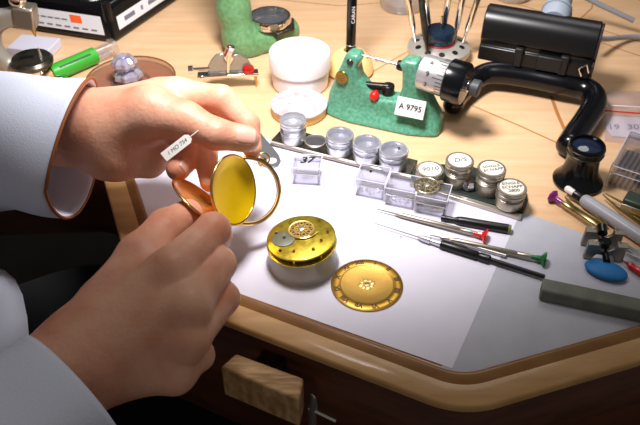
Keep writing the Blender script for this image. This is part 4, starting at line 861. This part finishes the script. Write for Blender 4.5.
# lower (right) hand, seen from the back
wR = J(92, 352, 3.2, 2.5); foreR = [(wR[0] - 6.5, wR[1] - 7.6, 2.0, 3.1), wR, J(112, 335, 3.3, 2.35)]
jM, kM, lM, oM = J(170, 272, 6.2, 1.2), J(187, 308, 5.4, 1.2), J(186, 340, 4.2, 1.12), J(174, 372, 2.6, 1.1)
R_index = [jM, J(208, 229, 5.6, 1.0), J(214, 238, 4.4, 0.82), J(206, 236, 3.9, 0.7)]
R_index = [jM, J(213, 230, 5.9, 0.98), J(218, 236, 4.3, 0.8), J(205, 226, 3.9, 0.68)]
R_mid = [kM, J(218, 264, 4.9, 0.98), J(216, 266, 3.2, 0.85), J(200, 262, 2.9, 0.72)]
R_ring = [lM, J(222, 298, 3.6, 0.95), J(214, 300, 2.2, 0.82), J(196, 300, 2.0, 0.7)]
R_pink = [oM, J(198, 355, 2.0, 0.86), J(194, 353, 0.9, 0.74), J(182, 340, 1.2, 0.62)]
thR = [J(118, 300, 4.2, 1.7), J(142, 258, 5.2, 1.4), J(166, 228, 5.2, 1.08), J(188, 213, 4.8, 0.85)]
palmR = [(J(115, 325, 3.9, 2.2), jM), (J(115, 335, 3.6, 2.2), kM), (J(115, 345, 3.0, 2.1), lM), (J(116, 362, 2.2, 2.1), oM), (J(118, 312, 3.6, 1.9), J(150, 275, 4.6, 1.5))]
lo, hi = bounds(foreR, R_index, R_mid, R_ring, R_pink, thR, [p for ab in palmR for p in ab])
VR, QR = hand(foreR, palmR, [R_index, R_mid, R_ring, R_pink], thR, lo, hi)
# upper arms and shoulders (under the coat), one body mesh
elL = Vector((wL[0] - 24, wL[1] + 3, 5)); elR = Vector((wR[0] - 17, wR[1] - 20, 0))
shL = Vector((-56, 52, 30)); shR = Vector((-56, 10, 30)); hip = Vector((-62, 31, -28))
lo = (-80, -6, -45); hi = (max(foreL[1][0], foreR[1][0]) - 2, 70, 50); Xb = grid(lo, hi, 0.8)
bd_ = chain(Xb, [tuple(foreL[0][:3]) + (3.0,), tuple(elL) + (3.8,), tuple(shL) + (5.2,)], 1.5)
bd_ = np.minimum(bd_, chain(Xb, [tuple(foreR[0][:3]) + (3.0,), tuple(elR) + (3.8,), tuple(shR) + (5.2,)], 1.5))
bd_ = smin(bd_, chain(Xb, [(-62, 31, -30, 13), (-62, 31, 0, 13), (-61, 31, 22, 12), (-59, 31, 38, 5.5)], 5), 3); bd_ = smin(bd_, chain(Xb, [tuple(shL) + (6,), (-61, 31, 30, 8), tuple(shR) + (6,)], 4), 4)
VB, QB = nets(bd_, lo, 0.8)
g = G()
for V_, Q_ in ((VL, QL), (VR, QR), (VB, QB)): g.add(V_.tolist(), [tuple(q_) for q_ in Q_.tolist()])
bodyo = part('body', g, skin, per, ang=180); k = bodyo.modifiers.new('smooth', 'SMOOTH'); k.iterations = 3; k.factor = 0.5
def nail(a, b, up, r, L_, w_=1.0, push=0.0):
    """curved nail plate on the back of the last finger segment a->b"""
    a = Vector(a[:3]); b = Vector(b[:3]); d_ = (b - a).normalized(); up = Vector(up); up = (up - d_ * up.dot(d_)).normalized(); sd = d_.cross(up); g = G(); vs = []; nu, nv = 10, 8
    for i in range(nu + 1):
        t_ = i / nu; s_ = (t_ - 0.62) * L_; wd_ = w_ * (1 - 0.25 * (2 * t_ - 1) ** 4) 
        dr_ = -0.10 * max(0, t_ - 0.5) * 2 - (0.05 if t_ == 0 else 0)
        for j in range(nv + 1):
            an = (j / nv - 0.5) * 1.6 * wd_; rr_ = r + 0.01 + push + dr_ - (0.03 if j in (0, nv) else 0)
            vs.append(b + d_ * s_ + (up * math.cos(an) + sd * math.sin(an)) * rr_)
    return part('fingernail', g.add(vs, [(i * (nv + 1) + j, i * (nv + 1) + j + 1, (i + 1) * (nv + 1) + j + 1, (i + 1) * (nv + 1) + j) for i in range(nu) for j in range(nv)]), nail_m, per, solid=0.04)
v, r, u = camdir(Vector(thL[-1][:3]))
nail(thL[-2], thL[-1], v * 1.0 + u * 0.35 + r * 0.2, 0.84, 1.35, push=0.03)
v, r, u = camdir(Vector(L_ring[-1][:3])); nail(L_ring[-2], L_ring[-1], v - u * 0.5 - r * 0.3, 0.76, 0.9, push=0.03)

def sleeve(path, rads, flat, m, name, seed, folds=0.1, n=64, thick=0.22, cuff_tilt=None):
    P_ = [Vector(p_) for p_ in path]; out = cr(P_, 10); m_ = len(out); g = G(); vs = []; rnd = random.Random(seed); ph = [rnd.uniform(0, 6) for _ in range(8)]
    for i, c_ in enumerate(out):
        t_ = (out[min(i + 1, m_ - 1)] - out[max(i - 1, 0)]).normalized(); sd = t_.cross(Vector((0, 0, 1))).normalized(); up = sd.cross(t_)
        f_ = i / (m_ - 1) * (len(rads) - 1); k_ = min(int(f_), len(rads) - 2); R_ = rads[k_] + (rads[k_ + 1] - rads[k_]) * (f_ - k_)
        dist = i / 4
        for j in range(n):
            a = 2 * PI * j / n
            amp = folds * min(1, i / 8)
            w_ = 1 + amp * (math.sin(2 * a + dist * 0.9 + ph[0]) * 0.6 + math.sin(3 * a - dist * 1.3 + ph[1]) * 0.5 + math.sin(5 * a + dist * 0.7 + ph[2]) * 0.3 + math.sin(dist * 2.1 + 2 * math.sin(a + ph[3])) * 0.5)
            off = Vector()
            if cuff_tilt and i < 12: off = t_ * (-1) * cuff_tilt(a) * (1 - i / 12)
            vs.append(c_ + off + (sd * math.cos(a) + up * math.sin(a) * flat) * R_ * w_)
    g.add(vs, [(i * n + j, i * n + (j + 1) % n, (i + 1) * n + (j + 1) % n, (i + 1) * n + j) for i in range(m_ - 1) for j in range(n)])
    o = part(name, g, m, per, ang=180, solid=thick); return o, vs[:n]
cL = W(72, 148, 6.0)
slL, rimL = sleeve([cL, cL + Vector((-6, 0.6, 0.1)), cL + Vector((-13, 1.3, 0.3)), cL + Vector((-23, 2.4, 0.2)), cL + Vector((-32, 2, 6)), tuple(shL)], [4.5, 4.6, 4.8, 5.4, 6.4, 7.4], 1.0, coat_m, 'coat_sleeve', 3, cuff_tilt=lambda a: 1.4 * max(0, math.sin(a)))
part('cuff_piping', G().tube(rimL, 0.11, 8, closed=True), piping_m, slL)
cR = W(73, 388, 2.6); dR = (elR - Vector(wR[:3])).normalized()
slR, rimR = sleeve([cR, cR + dR * 5, cR + dR * 12, Vector(elR) + Vector((0, 0, -0.5)), elR.lerp(shR, 0.5), tuple(shR)], [3.6, 4.0, 4.6, 5.4, 6.4, 7.4], 0.95, coat_m, 'coat_sleeve', 9, folds=0.06)
# sweater and trousers in black, coat fronts in white
lo = (-82, 5, -48); hi = (-36, 60, 40); Xt = grid(lo, hi, 0.8)
tt_ = chain(Xt, [(-62, 31, -32, 15.5), (-62, 31, 0, 15), (-61, 31, 22, 13.5), (-60, 31, 32, 8)], 5)
netobj('sweater', tt_, lo, 0.8, black_cloth, per)
lo = (-84, -2, -60); hi = (14, 66, -4); Xt = grid(lo, hi, 0.9)
tt_ = smin(chain(Xt, [(-62, 38, -32, 12), (-22, 47, -25, 8.5), (-6, 49, -26, 7.5)], 3), chain(Xt, [(-62, 22, -32, 12), (-22, 28, -24, 8.8), (-4, 28, -25.5, 7.5)], 3), 6)
tt_ = smin(tt_, chain(Xt, [(-40, 36, -28, 8), (-16, 37, -27, 6)], 3), 5)
netobj('trousers', tt_, lo, 0.9, black_cloth, per)
def flap(pts, name):
    g = G(); vs = []
    for (ax_, ay_, az_), (bx_, by_, bz_) in pts:
        for k_ in range(7):
            f_ = k_ / 6; vs.append((ax_ + (bx_ - ax_) * f_, ay_ + (by_ - ay_) * f_ , az_ + (bz_ - az_) * f_ + 0.5 * math.sin(f_ * 7)))
    g.add(vs, [(i * 7 + j, i * 7 + j + 1, (i + 1) * 7 + j + 1, (i + 1) * 7 + j) for i in range(len(pts) - 1) for j in range(6)]); o = part(name, g, coat_m, per, ang=180, solid=0.3); return o
def wp(x_, y_, z_): v_ = W(x_, y_, z_); return tuple(v_)
flap([(wp(2, 274, -1), wp(-90, 270, 2)), (wp(13, 283, -1), wp(-90, 300, 1)), (wp(21, 298, -1), wp(-90, 330, 0)), (wp(26, 320, -1), wp(-90, 360, -1)), (wp(28, 350, -2), wp(-90, 400, -2)), (wp(26, 400, -7), wp(-90, 450, -2))], 'coat_front')

c = W(1, 22, 0); t = thing('green_stand', 'dark green cast stand post standing in the far left corner behind the staking tool', 'stand', (c.x, c.y + 3, 0))
part('post_body', G().lathe([(0, 0), (2.2, 0), (2.2, 0.6), (1.7, 1.0), (1.5, 3), (1.5, 9), (1.8, 9.4), (1.8, 10.5), (0, 10.6)], 40), M('dark_green_paint', (30, 62, 52), 0.4, coat=0.2), t)
part('post_knob', G().lathe([(0, 10.6), (0.6, 10.6), (0.9, 11), (0.9, 11.6), (0, 11.8)], 28), black_pl, t)
